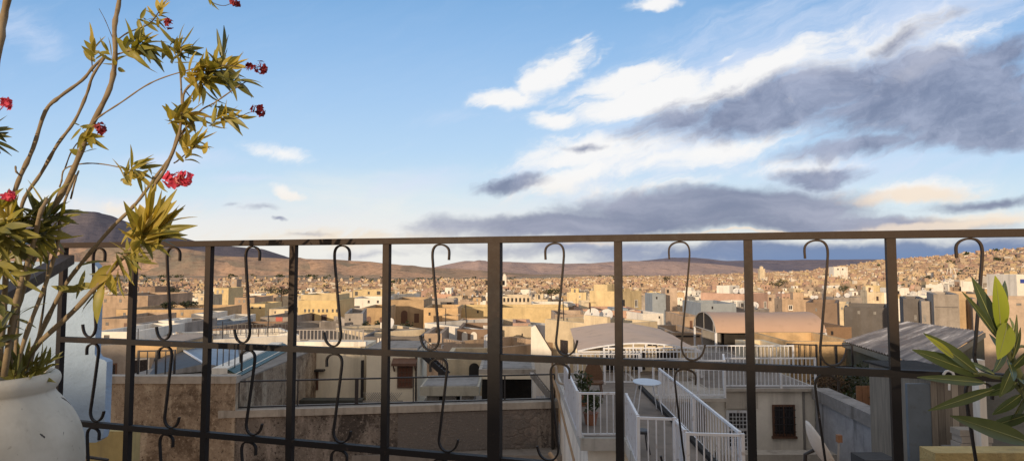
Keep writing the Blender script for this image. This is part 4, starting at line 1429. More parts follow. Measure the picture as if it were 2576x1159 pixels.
# left side wall of the courtyard, green tiles on top
P0, P1 = Vector((-9.85, 23.0, 0)), Vector((-10.72, 31.0, 0))
zt2 = Z(-3.75)
root = thing('courtyard_wall', "cream courtyard side wall topped by a green tiled strip", 'wall', (-10.3, 27, FL))
dw = (P1 - P0).normalized()
nw = Vector((dw.y, -dw.x, 0))
M = MB(); M.prism([P0, P1, P1 - nw * 0.5, P0 - nw * 0.5][::-1], FL, zt2)
M.build('wall_face', plaster("side_wall_white", (0.86, 0.80, 0.69), 0.16, 0.4, 0.3), root)
M = MB()
for i in range(36):
    p = P0.lerp(P1, (i + 0.5) / 36)
    M.beam(p + nw * 0.10 + Vector((0, 0, zt2 - 0.11)), p - nw * 0.30 + Vector((0, 0, zt2 + 0.13)), 0.205, 0.05)
M.build('green_tiles', GREEN_TILE, root)
M = MB(); M.prism([P0 - nw * 0.32, P1 - nw * 0.32, P1 - nw * 0.85, P0 - nw * 0.85][::-1], zt2 - 1.0, zt2 + 0.2)
M.build('parapet', N_WHITE, root)
for (ya, yb, ztop, mat, nm, zb) in ((24.2, 25.4, -4.86, N_GREY, 'door', FL), (26.5, 27.8, -4.95, N_GREY, 'door', FL), (29.1, 30.3, -5.05, WOOD, 'shutter', Z(-6.1))):
    a = P0.lerp(P1, (ya - 23) / 8) + nw * 0.035
    b = P0.lerp(P1, (yb - 23) / 8) + nw * 0.035
    M = MB(); zc = (Z(ztop) + zb) / 2
    M.beam(Vector((a.x, a.y, zc)), Vector((b.x, b.y, zc)), 0.06, Z(ztop) - zb)
    M.build(nm, mat if nm == 'shutter' else paint("dark_door_paint", (0.05, 0.048, 0.045), 0.6), root)
M = MB()
for (yy, zz, r) in ((27.6, -4.42, 0.1), (28.05, -4.40, 0.13)):
    p = P0.lerp(P1, (yy - 23) / 8)
    M.tube([Vector((p.x, p.y, Z(zz))) - nw * 0.02, Vector((p.x, p.y, Z(zz))) + nw * 0.05], [r, r], 12)
M.build('vent', BLACK, root)

# back facade
Yf = 31.0
xa, xb = xat(738, Yf), xat(919, Yf)
root = thing('courtyard_house', "cream courtyard house with one brown shuttered window under a thin dark hood", 'house', ((xa + xb) / 2, Yf + 4, FL))
box_xy(xa, xb, Yf, Yf + 2.6, FL - 2, zt2).build('wall', N_CREAM, root)
box_xy(xa - 0.06, xb + 0.06, Yf - 0.08, Yf + 0.3, zt2, zt2 + 0.22).build('parapet', N_WHITE, root)
wz0, wz1 = zat(978, Yf), zat(934, Yf)
wx0, wx1 = xat(764, Yf), xat(803, Yf)
f = window_on(root, ((wx0 + wx1) / 2, Yf, (wz0 + wz1) / 2), (1, 0, 0), (0, -1, 0), wx1 - wx0, wz1 - wz0, (1, 0), WOOD, WOOD, 0.07, 0.06, 'shuttered_window', False)
box_xy(wx0 - 0.15, wx1 + 0.35, Yf - 0.35, Yf, wz1 + 0.05, wz1 + 0.13).build('window_hood', BLACK, root)
box_xy(xb - 0.14, xb - 0.02, Yf - 0.12, Yf - 0.003, FL, zat(905, Yf)).build('drain_pipe', BLACK, root)
M = MB(); box_xy(xat(754, 29), xat(918, 29), 28.6, 29.2, FL, zat(1006, 28.6), M)
pl = M.build('planter_trough', plaster("dark_trough", (0.07, 0.07, 0.06), 0.4, 1, 0.3)); tag(pl, "long low dark trough along the foot of the cream courtyard house", 'planter')
railing('picket_railing', "white picket railing on the roof of the cream courtyard house", [(xa + 0.1, Yf + 0.1, zt2 + 0.22), ((xa + xb) / 2, Yf + 0.1, zt2 + 0.22), (xb - 0.1, Yf + 0.1, zt2 + 0.22)], 0.55, paint("dull_white_paint", (0.30, 0.27, 0.25), 0.6), gap=0.17, bar=0.05)

# second cream block with carved wooden window
Yg = 29.6
xa, xb = xat(924, Yg), xat(1052, Yg)
zt3 = zat(882, Yg)
root = thing('courtyard_house', "cream courtyard house with a carved wooden window under a little tiled hood", 'house', ((xa + xb) / 2, Yg + 3, FL))
box_xy(xa, xb, Yg, Yg + 3.2, FL - 2, zt3).build('wall', N_CREAM, root)
wx0, wx1, wz0, wz1 = xat(1004, Yg), xat(1038, Yg), zat(972, Yg), zat(911, Yg)
f = window_on(root, ((wx0 + wx1) / 2, Yg, (wz0 + wz1) / 2), (1, 0, 0), (0, -1, 0), wx1 - wx0, wz1 - wz0, (3, 4), WOOD, paint("red_brown_curtain", (0.2, 0.08, 0.045), 0.7, 0.5, 3.0), 0.08, 0.07, 'lattice_window', False)
M = MB(); M.quad((wx0 - 0.25, Yg - 0.42, wz1 + 0.02), (wx1 + 0.25, Yg - 0.42, wz1 + 0.02), (wx1 + 0.25, Yg, wz1 + 0.2), (wx0 - 0.25, Yg, wz1 + 0.2))
M.box(((wx0 + wx1) / 2, Yg - 0.42, wz1 - 0.04), (wx1 - wx0 + 0.5, 0.05, 0.12))
for s_ in (wx0 - 0.18, wx1 + 0.18):
    M.beam((s_, Yg - 0.38, wz1 - 0.05), (s_, Yg - 0.01, wz1 - 0.38), 0.06)
M.build('window_hood', WOOD, root)
box_xy(xb - 0.1, xb - 0.03, Yg - 0.07, Yg - 0.003, FL, zt3 - 0.2).build('drain_pipe', BLACK, root)
box_xy(xa + 0.02, xb - 0.02, Yg + 0.02, Yg + 3.1, zt3, zt3 + 0.12).build('roof', N_GREY, root)
# patterned tile patch = low trellis
M = MB()
for i in range(15):
    q = xat(916, 28.9) + i * 0.09
    M.beam((q, 28.9, FL + 0.35), (q + 0.5, 28.9, FL + 0.95), 0.02)
    M.beam((q + 0.5, 28.93, FL + 0.35), (q, 28.93, FL + 0.95), 0.02)
M.beam((xat(916, 28.9), 28.88, FL + 0.3), (xat(916, 28.9) + 1.8, 28.88, FL + 0.3), 0.05, 0.6)
tr = M.build('trellis', N_COPE); tag(tr, "pale criss-cross trellis at the foot of the gap between both cream houses", 'trellis')

# flat kiosk
Yk = 26.6
root = thing('kiosk', "flat roofed grey kiosk with a thick beige edge left of the thick post", 'kiosk', (xat(1130, Yk), Yk + 1, FL))
xa, xb = xat(1058, Yk), xat(1206, Yk)
box_xy(xa, xb, Yk, Yk + 2.7, zat(995, Yk), zat(972, Yk)).build('roof_slab', plaster("kiosk_edge", (0.44, 0.41, 0.33), 0.2, 0.8, 0.4), root)
box_xy(xa + 0.1, xb - 0.1, Yk + 0.1, Yk + 2.6, zat(972, Yk), zat(972, Yk) + 0.03).build('roof', N_GREY, root)
for q in (xa + 0.5, (xa + xb) / 2, xb - 0.5):
    box_xy(q - 0.25, q + 0.25, Yk + 0.3, Yk + 2.4, FL, zat(995, Yk)).build('pier', N_GREY, root)

# dark porch behind the thick post
Yp = 29.0
root = thing('porch', "deep dark porch under a grey slab roof with beige edge right of the thick post", 'porch', (xat(1280, Yp), Yp + 2, FL))
xa, xb = xat(1205, Yp), xat(1347, Yp)
zp = zat(928, Yp)
box_xy(xa, xb, Yp, Yp + 3.6, zp - 0.2, zp).build('roof_slab', N_COPE, root)
box_xy(xa + 0.15, xb - 0.15, Yp + 0.15, Yp + 3.4, zp, zp + 0.02).build('roof', N_GREY, root)
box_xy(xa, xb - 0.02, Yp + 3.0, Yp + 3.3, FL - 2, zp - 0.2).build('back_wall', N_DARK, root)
box_xy(xb - 0.14, xb, Yp + 0.02, Yp + 0.2, FL, zp - 0.2).build('pillar', N_WHITE, root)
box_xy(xa, xb - 0.16, Yp + 0.02, Yp + 0.18, zat(953, Yp), zp - 0.2).build('beam', N_CREAM, root)
# grey lattice stair
Ys = 26.0
root = thing('metal_stair', "grey slatted metal stair sloping down at the right end of the courtyard", 'stair', (xat(1360, Ys), Ys, FL))
a, b = at(1338, 942, Ys), at(1384, 1000, Ys)
for s_ in (0, 0.9):
    M = MB(); M.beam(a + Vector((0, s_, 0)), b + Vector((0, s_, 0)), 0.06, 0.2); M.build('stringer', N_GREY, root)
for i in range(9):
    p = a.lerp(b, (i + 0.5) / 9)
    M = MB(); M.box(p + Vector((0, 0.45, 0)), (0.16, 0.8, 0.03)); M.build('tread', N_COPE, root)
M = MB()
for i in range(10):
    p = a.lerp(b, i / 9)
    M.beam(p, Vector((p.x, p.y, FL - 0.4)), 0.025)
M.build('bars', WHITE_METAL, root)
# black iron stair
Yt = 30.5
a, b = at(1064, 893, Yt), at(1124, 947, Yt)
root = thing('iron_stair', "black iron stair running down to the right beside the carved window house", 'stair', (a.x, a.y, a.z))
for s_ in (0, 0.8):
    M = MB(); M.beam(a + Vector((0, s_, 0)), b + Vector((0, s_, 0)), 0.06, 0.25); M.build('stringer', BLACK, root)
for i in range(8):
    p = a.lerp(b, (i + 0.5) / 8)
    M = MB(); M.box(p + Vector((0, 0.4, 0)), (0.2, 0.74, 0.04)); M.build('tread', BLACK, root)
M = MB(); M.beam(a + Vector((0, 0, 0.8)), b + Vector((0, 0, 0.8)), 0.04)
for i in range(12):
    p = a.lerp(b, i / 11); M.beam(p, p + Vector((0, 0, 0.8)), 0.02, up=(0, 1, 0))
M.build('handrail', BLACK, root)
hero("small cream block with an arched side opening behind the flat kiosk", 1116, 1232, 903, 34, 5, 'cream', 950, [('arch', 1180, 1206, 912, 948, N_DARK)])
# white wall falling to the right
Yv = 37.0
root = thing('stair_wall', "tall white wall with a top edge falling steeply to the right", 'wall', (xat(1360, Yv), Yv, -9))
poly = [at(*q, Yv) for q in ((1336, 823), (1347, 818), (1387, 884), (1387, 1060), (1336, 1060))]
M = MB(); n = len(poly)
vs = poly + [p + Vector((0, 0.35, 0)) for p in poly]
M.add(vs, [tuple(reversed(range(n))), tuple(range(n, 2 * n))] + [(i, (i + 1) % n, n + (i + 1) % n, n + i) for i in range(n)])
M.build('wall_face', N_WHITE, root)
M = MB(); M.beam(poly[1] + Vector((0.02, 0.17, 0.03)), poly[2] + Vector((0.02, 0.17, 0.03)), 0.4, 0.05); M.build('coping', BLACK, root)
sl = [(W_, 1292 + i * 7, 1295 + i * 7, 856, 868) for i in range(4)]
hero("whitish house with narrow slit windows right of the thick post", 1255, 1338, 820, 50, 7, 'cream', 890, sl + [(W_, 1312, 1315, 838, 846), ('room', 1290, 1334, 812, 2, 4, 'pink')])
hero("mauve grey house with dark stains left of the barrel awning", 1384, 1440, 822, 46, 7, 'pink', 893, [(W_, 1402, 1408, 838, 846), (W_, 1420, 1424, 840, 848), (W_, 1426, 1432, 852, 866)])
hero("dark screened terrace house under the trees of the fifth post", 912, 1062, 846, 46, 6, 'darkgrey', 876, [('panel', 950, 953, 842 + 8, 866, PL['white']), ('panel', 956, 959, 850, 866, PL['white'])])
hero("little tan house with white line along its roof, in the fifth bay", 1068, 1112, 838, 44, 5, 'tan', 872, [(W_, 1078, 1084, 850, 860), ('panel', 1070, 1110, 862, 864, PL['white'])])
hero("brownish house with two pale rounded gables left of the thick post", 1150, 1236, 828, 48, 6, 'brown', 890, [('arch', 1162, 1176, 834, 856, PL['white']), ('arch', 1184, 1200, 834, 856, PL['white'])])
hero("brown boarded roof terrace with a ochre door below the red panel", 535, 652, 827, 48, 7, 'brown', 862, [('door', 588, 602, 834, 858, PL['ochre']), (W_, 560, 568, 838, 848), (W_, 618, 626, 836, 846)])
hero("grey flat house just above the middle rail between second and third posts", 336, 448, 815, 52, 7, 'grey', 850, [(W_, 400, 412, 822, 828), ('room', 400, 440, 806, 3, 3, 'white')])
hero("pale blue grey house with tilted roof edge left of the third post", 446, 522, 816, 58, 7, 'blue', 850, yaw=-0.22)
hero("long low white roofed house beside the blue wall, above the middle rail", 238, 336, 834, 44, 7, 'white', 870, [(W_, 262, 275, 842, 850)])
hero("grey shed under the sloped canopy, left of the thick post", 1150, 1230, 812, 72, 7, 'tan', 830, [('panel', 1196, 1212, 815, 820, GLASS)])
hero("low tan roof between the tan awning and the pink awning", 1690, 1764, 836, 44, 6, 'tan', 870, [('panel', 1700, 1760, 843, 847, N_DARK)])
hero("dim brown house behind the yellow sunlit wall at right", 2076, 2140, 822, 46, 6, 'brown', 860, [(W_, 2090, 2096, 832, 842)])
railing('picket_railing', "white picket railing above the middle rail left of the thick post", [(xat(1112, 42), 42, zat(884, 42)), (xat(1166, 42), 42, zat(884, 42))], 0.42, WHITE_METAL, gap=0.16, bar=0.05, rail=0.04)
railing('picket_railing', "dark thin railing on the brown roof terrace, left of the fourth post", [(xat(536, 46), 46, zat(846, 46)), (xat(600, 46), 46, zat(840, 46)), (xat(730, 46), 46, zat(838, 46))], 0.7, BLACK, gap=0.25, bar=0.03, rail=0.05)
# sloped canopy before the yellow wall
M = MB()
q = [at(1150, 830, 62), at(1196, 804, 74), at(1228, 804, 74), at(1234, 828, 62)]
M.add(q + [p - Vector((0, 0, 0.15)) for p in q], [(0, 3, 2, 1), (4, 5, 6, 7), (0, 1, 5, 4), (3, 2, 6, 7), (0, 4, 7, 3), (1, 2, 6, 5)])
cp = M.build('canopy', AWN1); tag(cp, "sloping beige canopy roof in front of the long yellow wall", 'canopy')
# laundry
for i, (px, w, col, lb) in enumerate(((1080, 10, (0.55, 0.5, 0.7), "white cloth on the washing line, left of three"), (1092, 9, (0.05, 0.06, 0.3), "dark blue cloth on the washing line, middle of three"), (1102, 9, (0.7, 0.66, 0.6), "cream cloth on the washing line, right of three"))):
    Yl = 60
    M = MB()
    for k in range(6):
        a0, a1 = px + (w - 2) * k / 6, px + (w - 2) * (k + 1) / 6
        M.quad(at(a0, 829 + (k % 2), Yl + 0.1 * math.sin(k)), at(a1, 829 + ((k + 1) % 2), Yl + 0.1 * math.sin(k + 1)), at(a1, 818, Yl), at(a0, 818, Yl))
    o = M.build('laundry', paint("laundry_cloth_%d" % i, col, 0.9, 0.1)); tag(o, lb, 'laundry', 'washing hung on a roof')
M = MB(); M.tube([at(1072, 817, 60), at(1114, 817.5, 60)], 0.02, 5)
for px in (1072, 1114):
    M.tube([at(px, 816, 60), at(px, 850, 60)], 0.04, 5)
tag(M.build('washing_line', BLACK), "washing line with two poles carrying three cloths in the fifth bay", 'washing line')

# --- white terraced house (right of the middle)
ZP = Z(-3.86)
zr = Z(-2.86)
root = thing('white_terrace', "white terrace block with stepped platform behind the sixth and seventh posts", 'house', (3, 17, -9))
M = MB()
poly = [(1.56, 14.75), (2.55, 14.75), (2.45, 12.35), (3.08, 12.25), (3.02, 11.15), (3.98, 11.05), (4.25, 18.2), (4.3, 23.8), (1.6, 23.8)]
M.prism(poly, ZP - 0.28, ZP)
M.build('terrace_slab', plaster("slab_edge", (0.50, 0.48, 0.44), 0.25, 0.9, 0.6), root)
M = MB(); M.prism([(1.75, 14.95), (2.7, 14.95), (2.65, 12.6), (3.2, 12.5), (3.2, 11.4), (3.85, 11.3), (4.1, 18.2), (4.1, 23.6), (1.75, 23.6)], -11, ZP - 0.281)
M.build('wall', N_WHITE, root)
M = MB(); M.prism([(1.66, 14.85), (2.62, 14.85), (2.55, 12.45), (3.15, 12.35), (3.1, 11.25), (3.9, 11.15), (4.15, 18.2), (4.2, 23.7), (1.7, 23.7)], ZP, ZP + 0.006)
M.build('floor', plaster("terrace_floor_paint", (0.22, 0.185, 0.155), 0.3, 0.6, 0.45), root)
M = MB(); M.box((1.62 - 0.9, 14.2, ZP - 1.15), (2.2, 2.6, 0.1)); M.box((0.2, 14.2, ZP - 4.5), (0.5, 2.6, 6.6)); M.build('lower_landing', N_GREY, root)
R = lambda *p: [Vector((q[0], q[1], ZP)) for q in p]
railing('white_railing', "white picket railing at the left end of the white terrace", R((1.56, 14.8), (2.5, 14.8)), 1.0, WHITE_METAL, gap=0.145)
# pale sheet-clad side railings
def sheet_rail(label, a, b):
    a, b = Vector((a[0], a[1], ZP)), Vector((b[0], b[1], ZP))
    root = thing('sheet_railing', label, 'railing', a)
    d = (b - a).normalized() * 0.04
    picket_panel(root, a + d, b - d, 1.0, WHITE_METAL, gap=0.16)
    M = MB(); M.beam(a + d + Vector((0.028, 0, 0.52)), b - d + Vector((0.028, 0, 0.52)), 0.006, 0.82)
    M.build('sheet', BLUE_SHEET, root)
    for p in (a, b):
        post(root, p, 1.03, WHITE_METAL)
    return root
sheet_rail("pale blue sheet clad railing running back along the left side of the white terrace", (1.52, 14.98), (1.56, 19.0))
sheet_rail("short pale blue sheet clad railing left of the oval table platform", (2.44, 12.55), (2.6, 14.65))
railing('white_railing', "white picket railing closing the narrow front of the oval table platform", R((2.42, 12.4), (3.09, 12.3)), 1.0, WHITE_METAL, gap=0.15)
sheet_rail("short side railing joining the platform front to the nearest white railing", (3.08, 12.1), (3.05, 11.4))
railing('white_railing', "nearest white picket railing at the bottom edge beside the eighth post", R((3.04, 11.22), (3.96, 11.12)), 1.0, WHITE_METAL, gap=0.11)
railing('white_railing', "long white picket railing running back along the right side of the white terrace", R((3.97, 11.3), (4.1, 14.6), (4.2, 18.3)), 1.0, WHITE_METAL, gap=0.2, bar=0.02)
railing('white_railing', "white picket railing along the back of the oval table platform", R((1.9, 21.5), (3.1, 21.5), (4.25, 21.5)), 1.0, WHITE_METAL, gap=0.13)
# oval table
tz = zat(961, 17.4)
tx = xat(1625, 17.4)
root = thing('oval_table', "pale blue oval table with thin splayed legs on the white terrace", 'table', (tx, 17.4, ZP))
M = MB()
pr = [(0.0, 0.0), (0.36, 0.0), (0.37, 0.012), (0.36, 0.025), (0.0, 0.025)]
M.lathe(pr, (0, 0, 0), 36)
M.v = [Vector((v.x, v.y * 1.45, v.z)) + Vector((tx, 17.4, tz)) for v in M.v]
M.build('tabletop', BLUE_SHEET, root)
for sx in (-1, 1):
    for sy in (-1, 1):
        M = MB(); M.tube([(tx + sx * 0.2, 17.4 + sy * 0.25, tz), (tx + sx * 0.33, 17.4 + sy * 0.33, ZP)], 0.014, 6)
        M.build('leg', WHITE_METAL, root)
# dark strip at right edge of the platform
M = MB(); M.beam((3.98, 12.0, ZP + 0.05), (4.14, 20.8, ZP + 0.05), 0.12, 0.1)
tag(M.build('dark_strip', N_DARK), "dark strip along the foot of the long white railing", 'edge_strip')
# potted plant, wicker chair
def potplant(label, x, y, z, h, seed, mat=None):
    g = random.Random(seed)
    root = thing('potted_plant', label, 'plant', (x, y, z))
    M = MB(); M.lathe([(0.0, 0), (0.13, 0), (0.18, 0.28), (0.2, 0.3), (0.16, 0.3), (0.0, 0.26)], (x, y, z), 14)
    M.build('pot', paint("terracotta_%d" % seed, (0.3, 0.13, 0.07), 0.8), root)
    M = MB()
    for k in range(120):
        d = Vector((g.gauss(0, 1), g.gauss(0, 1), g.gauss(0, 1))).normalized() * g.random() ** 0.5
        p = Vector((x + d.x * 0.28, y + d.y * 0.28, z + 0.3 + (d.z * 0.5 + 0.5) * (h - 0.3)))
        u_ = Vector((g.gauss(0, 1), g.gauss(0, 1), g.gauss(0, 1))).normalized() * 0.09
        v_ = u_.cross(Vector((g.gauss(0, 1), g.gauss(0, 1), 1))).normalized() * 0.035
        M.add([p - u_, p + v_, p + u_, p - v_], [(0, 1, 2, 3)])
    M.build('foliage', mat or CROWN, root)
potplant("leafy green pot plant inside the left end of the white terrace", 2.0, 18.2, ZP, 1.0, 3)
potplant("tall green pot plant seen through the left white railing", 1.95, 16.0, ZP, 0.9, 4)
cx, cy = xat(1494, 19.5), 19.5
root = thing('wicker_chair', "round backed brown wicker chair on the white terrace", 'chair', (cx, cy, ZP))
WICK = paint("wicker", (0.14, 0.075, 0.04), 0.8, 0.5, 14.0)
M = MB(); M.lathe([(0.0, 0.38), (0.27, 0.38), (0.29, 0.42), (0.27, 0.46), (0, 0.46)], (cx, cy, ZP), 18); M.build('seat', WICK, root)
M = MB()
pts = []
for k in range(15):
    a = math.pi * k / 14
    pts.append(Vector((cx + math.cos(a) * 0.29, cy + 0.22, ZP + 0.45 + math.sin(a) * 0.6)))
M.add(pts + [p + Vector((0, 0.05, 0)) for p in pts], [tuple(reversed(range(15))), tuple(range(15, 30))] + [(i, i + 1, 16 + i, 15 + i) for i in range(14)])
M.build('backrest', WICK, root)
for sx, sy in ((-1, -1), (1, -1), (1, 1), (-1, 1)):
    M = MB(); M.tube([(cx + sx * 0.18, cy + sy * 0.18, ZP + 0.38), (cx + sx * 0.22, cy + sy * 0.22, ZP)], 0.02, 6); M.build('leg', WICK, root)
def stool(label, x, y):
    root = thing('stool', label, 'stool', (x, y, ZP))
    M = MB(); M.lathe([(0, 0.42), (0.16, 0.42), (0.17, 0.45), (0.15, 0.48), (0, 0.48)], (x, y, ZP), 14); M.build('seat', BLACK, root)
    for sx, sy in ((-1, -1), (1, -1), (1, 1), (-1, 1)):
        M = MB(); M.tube([(x + sx * 0.09, y + sy * 0.09, ZP + 0.42), (x + sx * 0.15, y + sy * 0.15, ZP)], 0.014, 6); M.build('leg', BLACK, root)
stool("small black stool behind the narrow platform railing", 2.72, 13.6)

# room under the tan barrel awning
Yc = 24.0
root = thing('terrace_room', "cream open front room with dark openings under the tan barrel awning", 'room', (4.6, 28, ZP - 1))
box_xy(2.5, 7.3, 25.2, 25.4, ZP - 6, Z(-3.05)).build('back_wall', N_CREAM, root)
box_xy(2.45, 3.3, Yc, Yc + 0.2, ZP - 4, Z(-3.06)).build('front_wall', PL['cream'], root)
box_xy(2.45, 7.2, Yc + 0.01, Yc + 1.2, ZP - 0.35, ZP - 0.15).build('floor', N_COPE, root)
for i, (a0, b0) in enumerate(((3.7, 4.3), (4.7, 5.2), (5.7, 6.5))):
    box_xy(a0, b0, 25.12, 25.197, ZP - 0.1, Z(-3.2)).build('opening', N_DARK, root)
M = MB(); M.box((4.0, 25.16, Z(-2.93)), (0.6, 0.06, 0.2)); M.build('vent', N_DARK, root)
root = thing('barrel_awning', "wide tan barrel awning roof on a white frame in the sixth and seventh bays", 'awning', (4.6, 24, ZP))
M = MB()
prof = []
for k in range(21):
    t = k / 20
    x = 2.42 + t * 4.55
    zz = -3.03 + 0.29 * (1 - abs(2 * t - 1) ** 1.8)
    prof.append((x, zz))
nseg = 8
grid = []
for j in range(nseg + 1):
    yy = 23.7 + 8.6 * j / nseg
    for (x, zz) in prof:
        grid.append(Vector((x + 0.5 * j / nseg, yy, Z(zz) + 0.02 * math.sin(j * 1.3 + x * 2))))
fs = []
for j in range(nseg):
    for k in range(20):
        a0 = j * 21 + k
        fs.append((a0, a0 + 1, a0 + 22, a0 + 21))
M.add(grid, fs)
o = M.build('fabric', AWN1, root, smooth=True)
M = MB()
arch = [Vector((x, 23.66, Z(zz) - 0.01)) for x, zz in prof]
M.flat_sweep(arch, (0, 1, 0), 0.06, 0.05)
M.beam((2.42, 23.66, Z(-3.06)), (6.97, 23.66, Z(-3.06)), 0.05)
for k in (5, 9, 11, 14, 16):
    M.beam((prof[k][0], 23.66, Z(-3.04)), (prof[k][0], 23.66, Z(prof[k][1]) - 0.03), 0.045, up=(0, 1, 0))
M.build('frame', WHITE_METAL, root)
for x in (2.42, 6.97):
    post(root, (x, 23.66, ZP - 0.15), 0.78 + 0.12, WHITE_METAL, 0.06)
railing('white_railing', "double white railing in front of the tan barrel awning", [(3.28, 22.9, ZP + 0.2), (4.6, 22.9, ZP + 0.2), (6.55, 22.9, ZP + 0.2)], 0.82, WHITE_METAL, gap=0.12, low=0.45)
# tan wall below awning edge toward the camera
# --- white house with grille door
Yh = 22.0
xa, xb = xat(1772, Yh), xat(2042, Yh)
zb = Z(-4.05)
CF = Z(-6.3)
root = thing('white_house', "whitish stained house with barred window and grille door below a balcony", 'house', ((xa + xb) / 2, Yh + 4, CF))
box_xy(xa, xb, Yh, Yh + 9, CF - 4, zb - 0.1).build('wall', N_WHITE, root)
box_xy(xa - 0.05, xb + 0.1, Yh - 0.22, Yh + 9.05, zb - 0.1, zb).build('balcony_slab', N_COPE, root)
box_xy(xa + 0.02, xb, Yh - 0.1, Yh + 8.9, zb, zb + 0.008).build('balcony_floor', plaster('balcony_floor_paint', (0.20, 0.17, 0.145), 0.4, 0.6, 0.45), root)
wx0, wx1, wz0, wz1 = xat(1938, Yh), xat(1989, Yh), zat(1092, Yh), zat(1019, Yh)
M = MB()
c = Vector(((wx0 + wx1) / 2, Yh, (wz0 + wz1) / 2)); ww, wh = wx1 - wx0, wz1 - wz0
f = window_on(root, c, (1, 0, 0), (0, -1, 0), ww, wh, (1, 0), WOOD, GLASS, 0.07, 0.05, 'barred_window', True)
M = MB()
for k in range(6):
    M.beam((wx0 + ww * (k + 0.5) / 6, Yh - 0.1, wz0 - 0.02), (wx0 + ww * (k + 0.5) / 6, Yh - 0.1, wz1 + 0.02), 0.018, up=(0, 1, 0))
for k in range(4):
    M.beam((wx0 - 0.03, Yh - 0.115, wz0 + wh * (k + 0.5) / 4), (wx1 + 0.03, Yh - 0.115, wz0 + wh * (k + 0.5) / 4), 0.022)
M.build('bars', BLACK, f)
dx0, dx1, dz1 = xat(1820, Yh), xat(1880, Yh), zat(1030, Yh)
dz0 = CF
root2 = root
M = MB()
M.box(((dx0 + dx1) / 2, Yh - 0.03, (dz0 + dz1) / 2), (dx1 - dx0, 0.06, dz1 - dz0))
dd = M.build('door', WHITE_METAL, root)
M = MB()
for (u0, u1, v0, v1) in ((0.12, 0.82, 0.60, 0.94), (0.12, 0.82, 0.20, 0.54), (0.5, 0.82, 0.02, 0.16)):
    X0, X1 = dx0 + (dx1 - dx0) * u0, dx0 + (dx1 - dx0) * u1
    Z0, Z1 = dz0 + (dz1 - dz0) * v0, dz0 + (dz1 - dz0) * v1
    M.box(((X0 + X1) / 2, Yh - 0.065, (Z0 + Z1) / 2), (X1 - X0, 0.01, Z1 - Z0))
M.build('pane', GLASS, dd)
M = MB()
for (u0, u1, v0, v1) in ((0.12, 0.82, 0.60, 0.94), (0.12, 0.82, 0.20, 0.54)):
    X0, X1 = dx0 + (dx1 - dx0) * u0, dx0 + (dx1 - dx0) * u1
    Z0, Z1 = dz0 + (dz1 - dz0) * v0, dz0 + (dz1 - dz0) * v1
    for k in range(1, 5):
        M.beam((X0 + (X1 - X0) * k / 5, Yh - 0.08, Z0), (X0 + (X1 - X0) * k / 5, Yh - 0.08, Z1), 0.018, up=(0, 1, 0))
    for k in range(1, 4):
        M.beam((X0, Yh - 0.083, Z0 + (Z1 - Z0) * k / 4), (X1, Yh - 0.083, Z0 + (Z1 - Z0) * k / 4), 0.018)
M.build('grille', WHITE_METAL, dd)
box_xy(dx0 - 0.02, dx1 + 0.25, Yh - 0.09, Yh - 0.002, dz1 + 0.06, zb - 0.12).build('lintel_panel', plaster("lintel_panel_paint", (0.56, 0.51, 0.44), 0.25, 0.7, 0.5), root)
box_xy(xb - 0.42, xb - 0.36, Yh - 0.07, Yh - 0.002, CF, zb - 0.12).build('drain_pipe', N_GREY, root)
M = MB(); M.prism([(xa - 1.5, 12), (xb + 0.2, 12), (xb + 0.2, Yh), (xa - 1.5, Yh)], CF - 0.5, CF)
tag(M.build('yard_floor', N_FLOOR), "grey cement yard in front of the white house", None, None, 'structure')
M = MB(); box_xy(xat(1790, 20.6), xb + 0.1, 20.2, 20.7, CF, zat(1133, 20.6), M)
tag(M.build('bench_ledge', N_COPE), "pale low ledge along the foot of the white house", 'ledge')
# balcony railings
b0 = [(xat(1818, 21.85), 21.85, zb), (xat(1879, 21.85), 21.85, zb), (xat(1960, 21.85), 21.85, zb), (xat(2046, 21.85), 21.85, zb)]
railing('white_railing', "white picket railing along the front of the balcony over the barred window", b0, 1.0, WHITE_METAL, gap=0.125)
root = thing('balcony_corner', "projecting corner balcony left of the eighth post", 'balcony', (6, 21, zb))
M = MB(); M.prism([(xat(1752, 20.3), 20.2), (xat(1820, 20.3), 20.2), (xat(1822, 21.7), 21.75), (xat(1760, 23.4), 23.4), (4.4, 23.0), (4.4, 20.2)][::-1], zb - 0.12, zb - 0.02)
M.build('slab', N_COPE, root)
railing('white_railing', "white picket railing of the projecting corner balcony left of the eighth post", [(4.45, 20.25, zb), (xat(1752, 20.3), 20.25, zb), (xat(1818, 20.3), 20.25, zb), (xat(1817, 21.6), 21.6, zb)], 1.15, WHITE_METAL, gap=0.14)
railing('white_railing', "farther white picket railing at the back of the balcony under the pink awning", [(xat(1755, 25.2), 25.2, zb), (xat(1880, 25.2), 25.2, zb), (xat(1992, 25.2), 25.2, zb)], 1.02, WHITE_METAL, gap=0.15)
hero("cream stair room behind the balcony railings, right of the eighth post", 1905, 1982, 872, 29, 3, 'cream', 915, [('panel', 1936, 1940, 874, 915, N_WHITE)])
# sunlit ochre wall
Yy = 31.0
root = hero("sunlit yellow ochre box house behind the right end of the balcony", 1974, 2153, 858, Yy, 4.5, 'ochre', 920)
railing('black_railing', "thin black railing leading down beside the yellow ochre box house", [(xat(1978, 29.5), 29.5, zat(920, 29.5)), (xat(2050, 28), 28.0, zat(925, 28))], 1.0, BLACK, gap=0.3, bar=0.03)
railing('black_railing', "thin black rail with a thick post in front of the yellow ochre box house", [(xat(2060, 27), 27, zat(925, 27)), (xat(2140, 27), 27, zat(925, 27))], 0.95, BLACK, gap=1.2, bar=0.07)

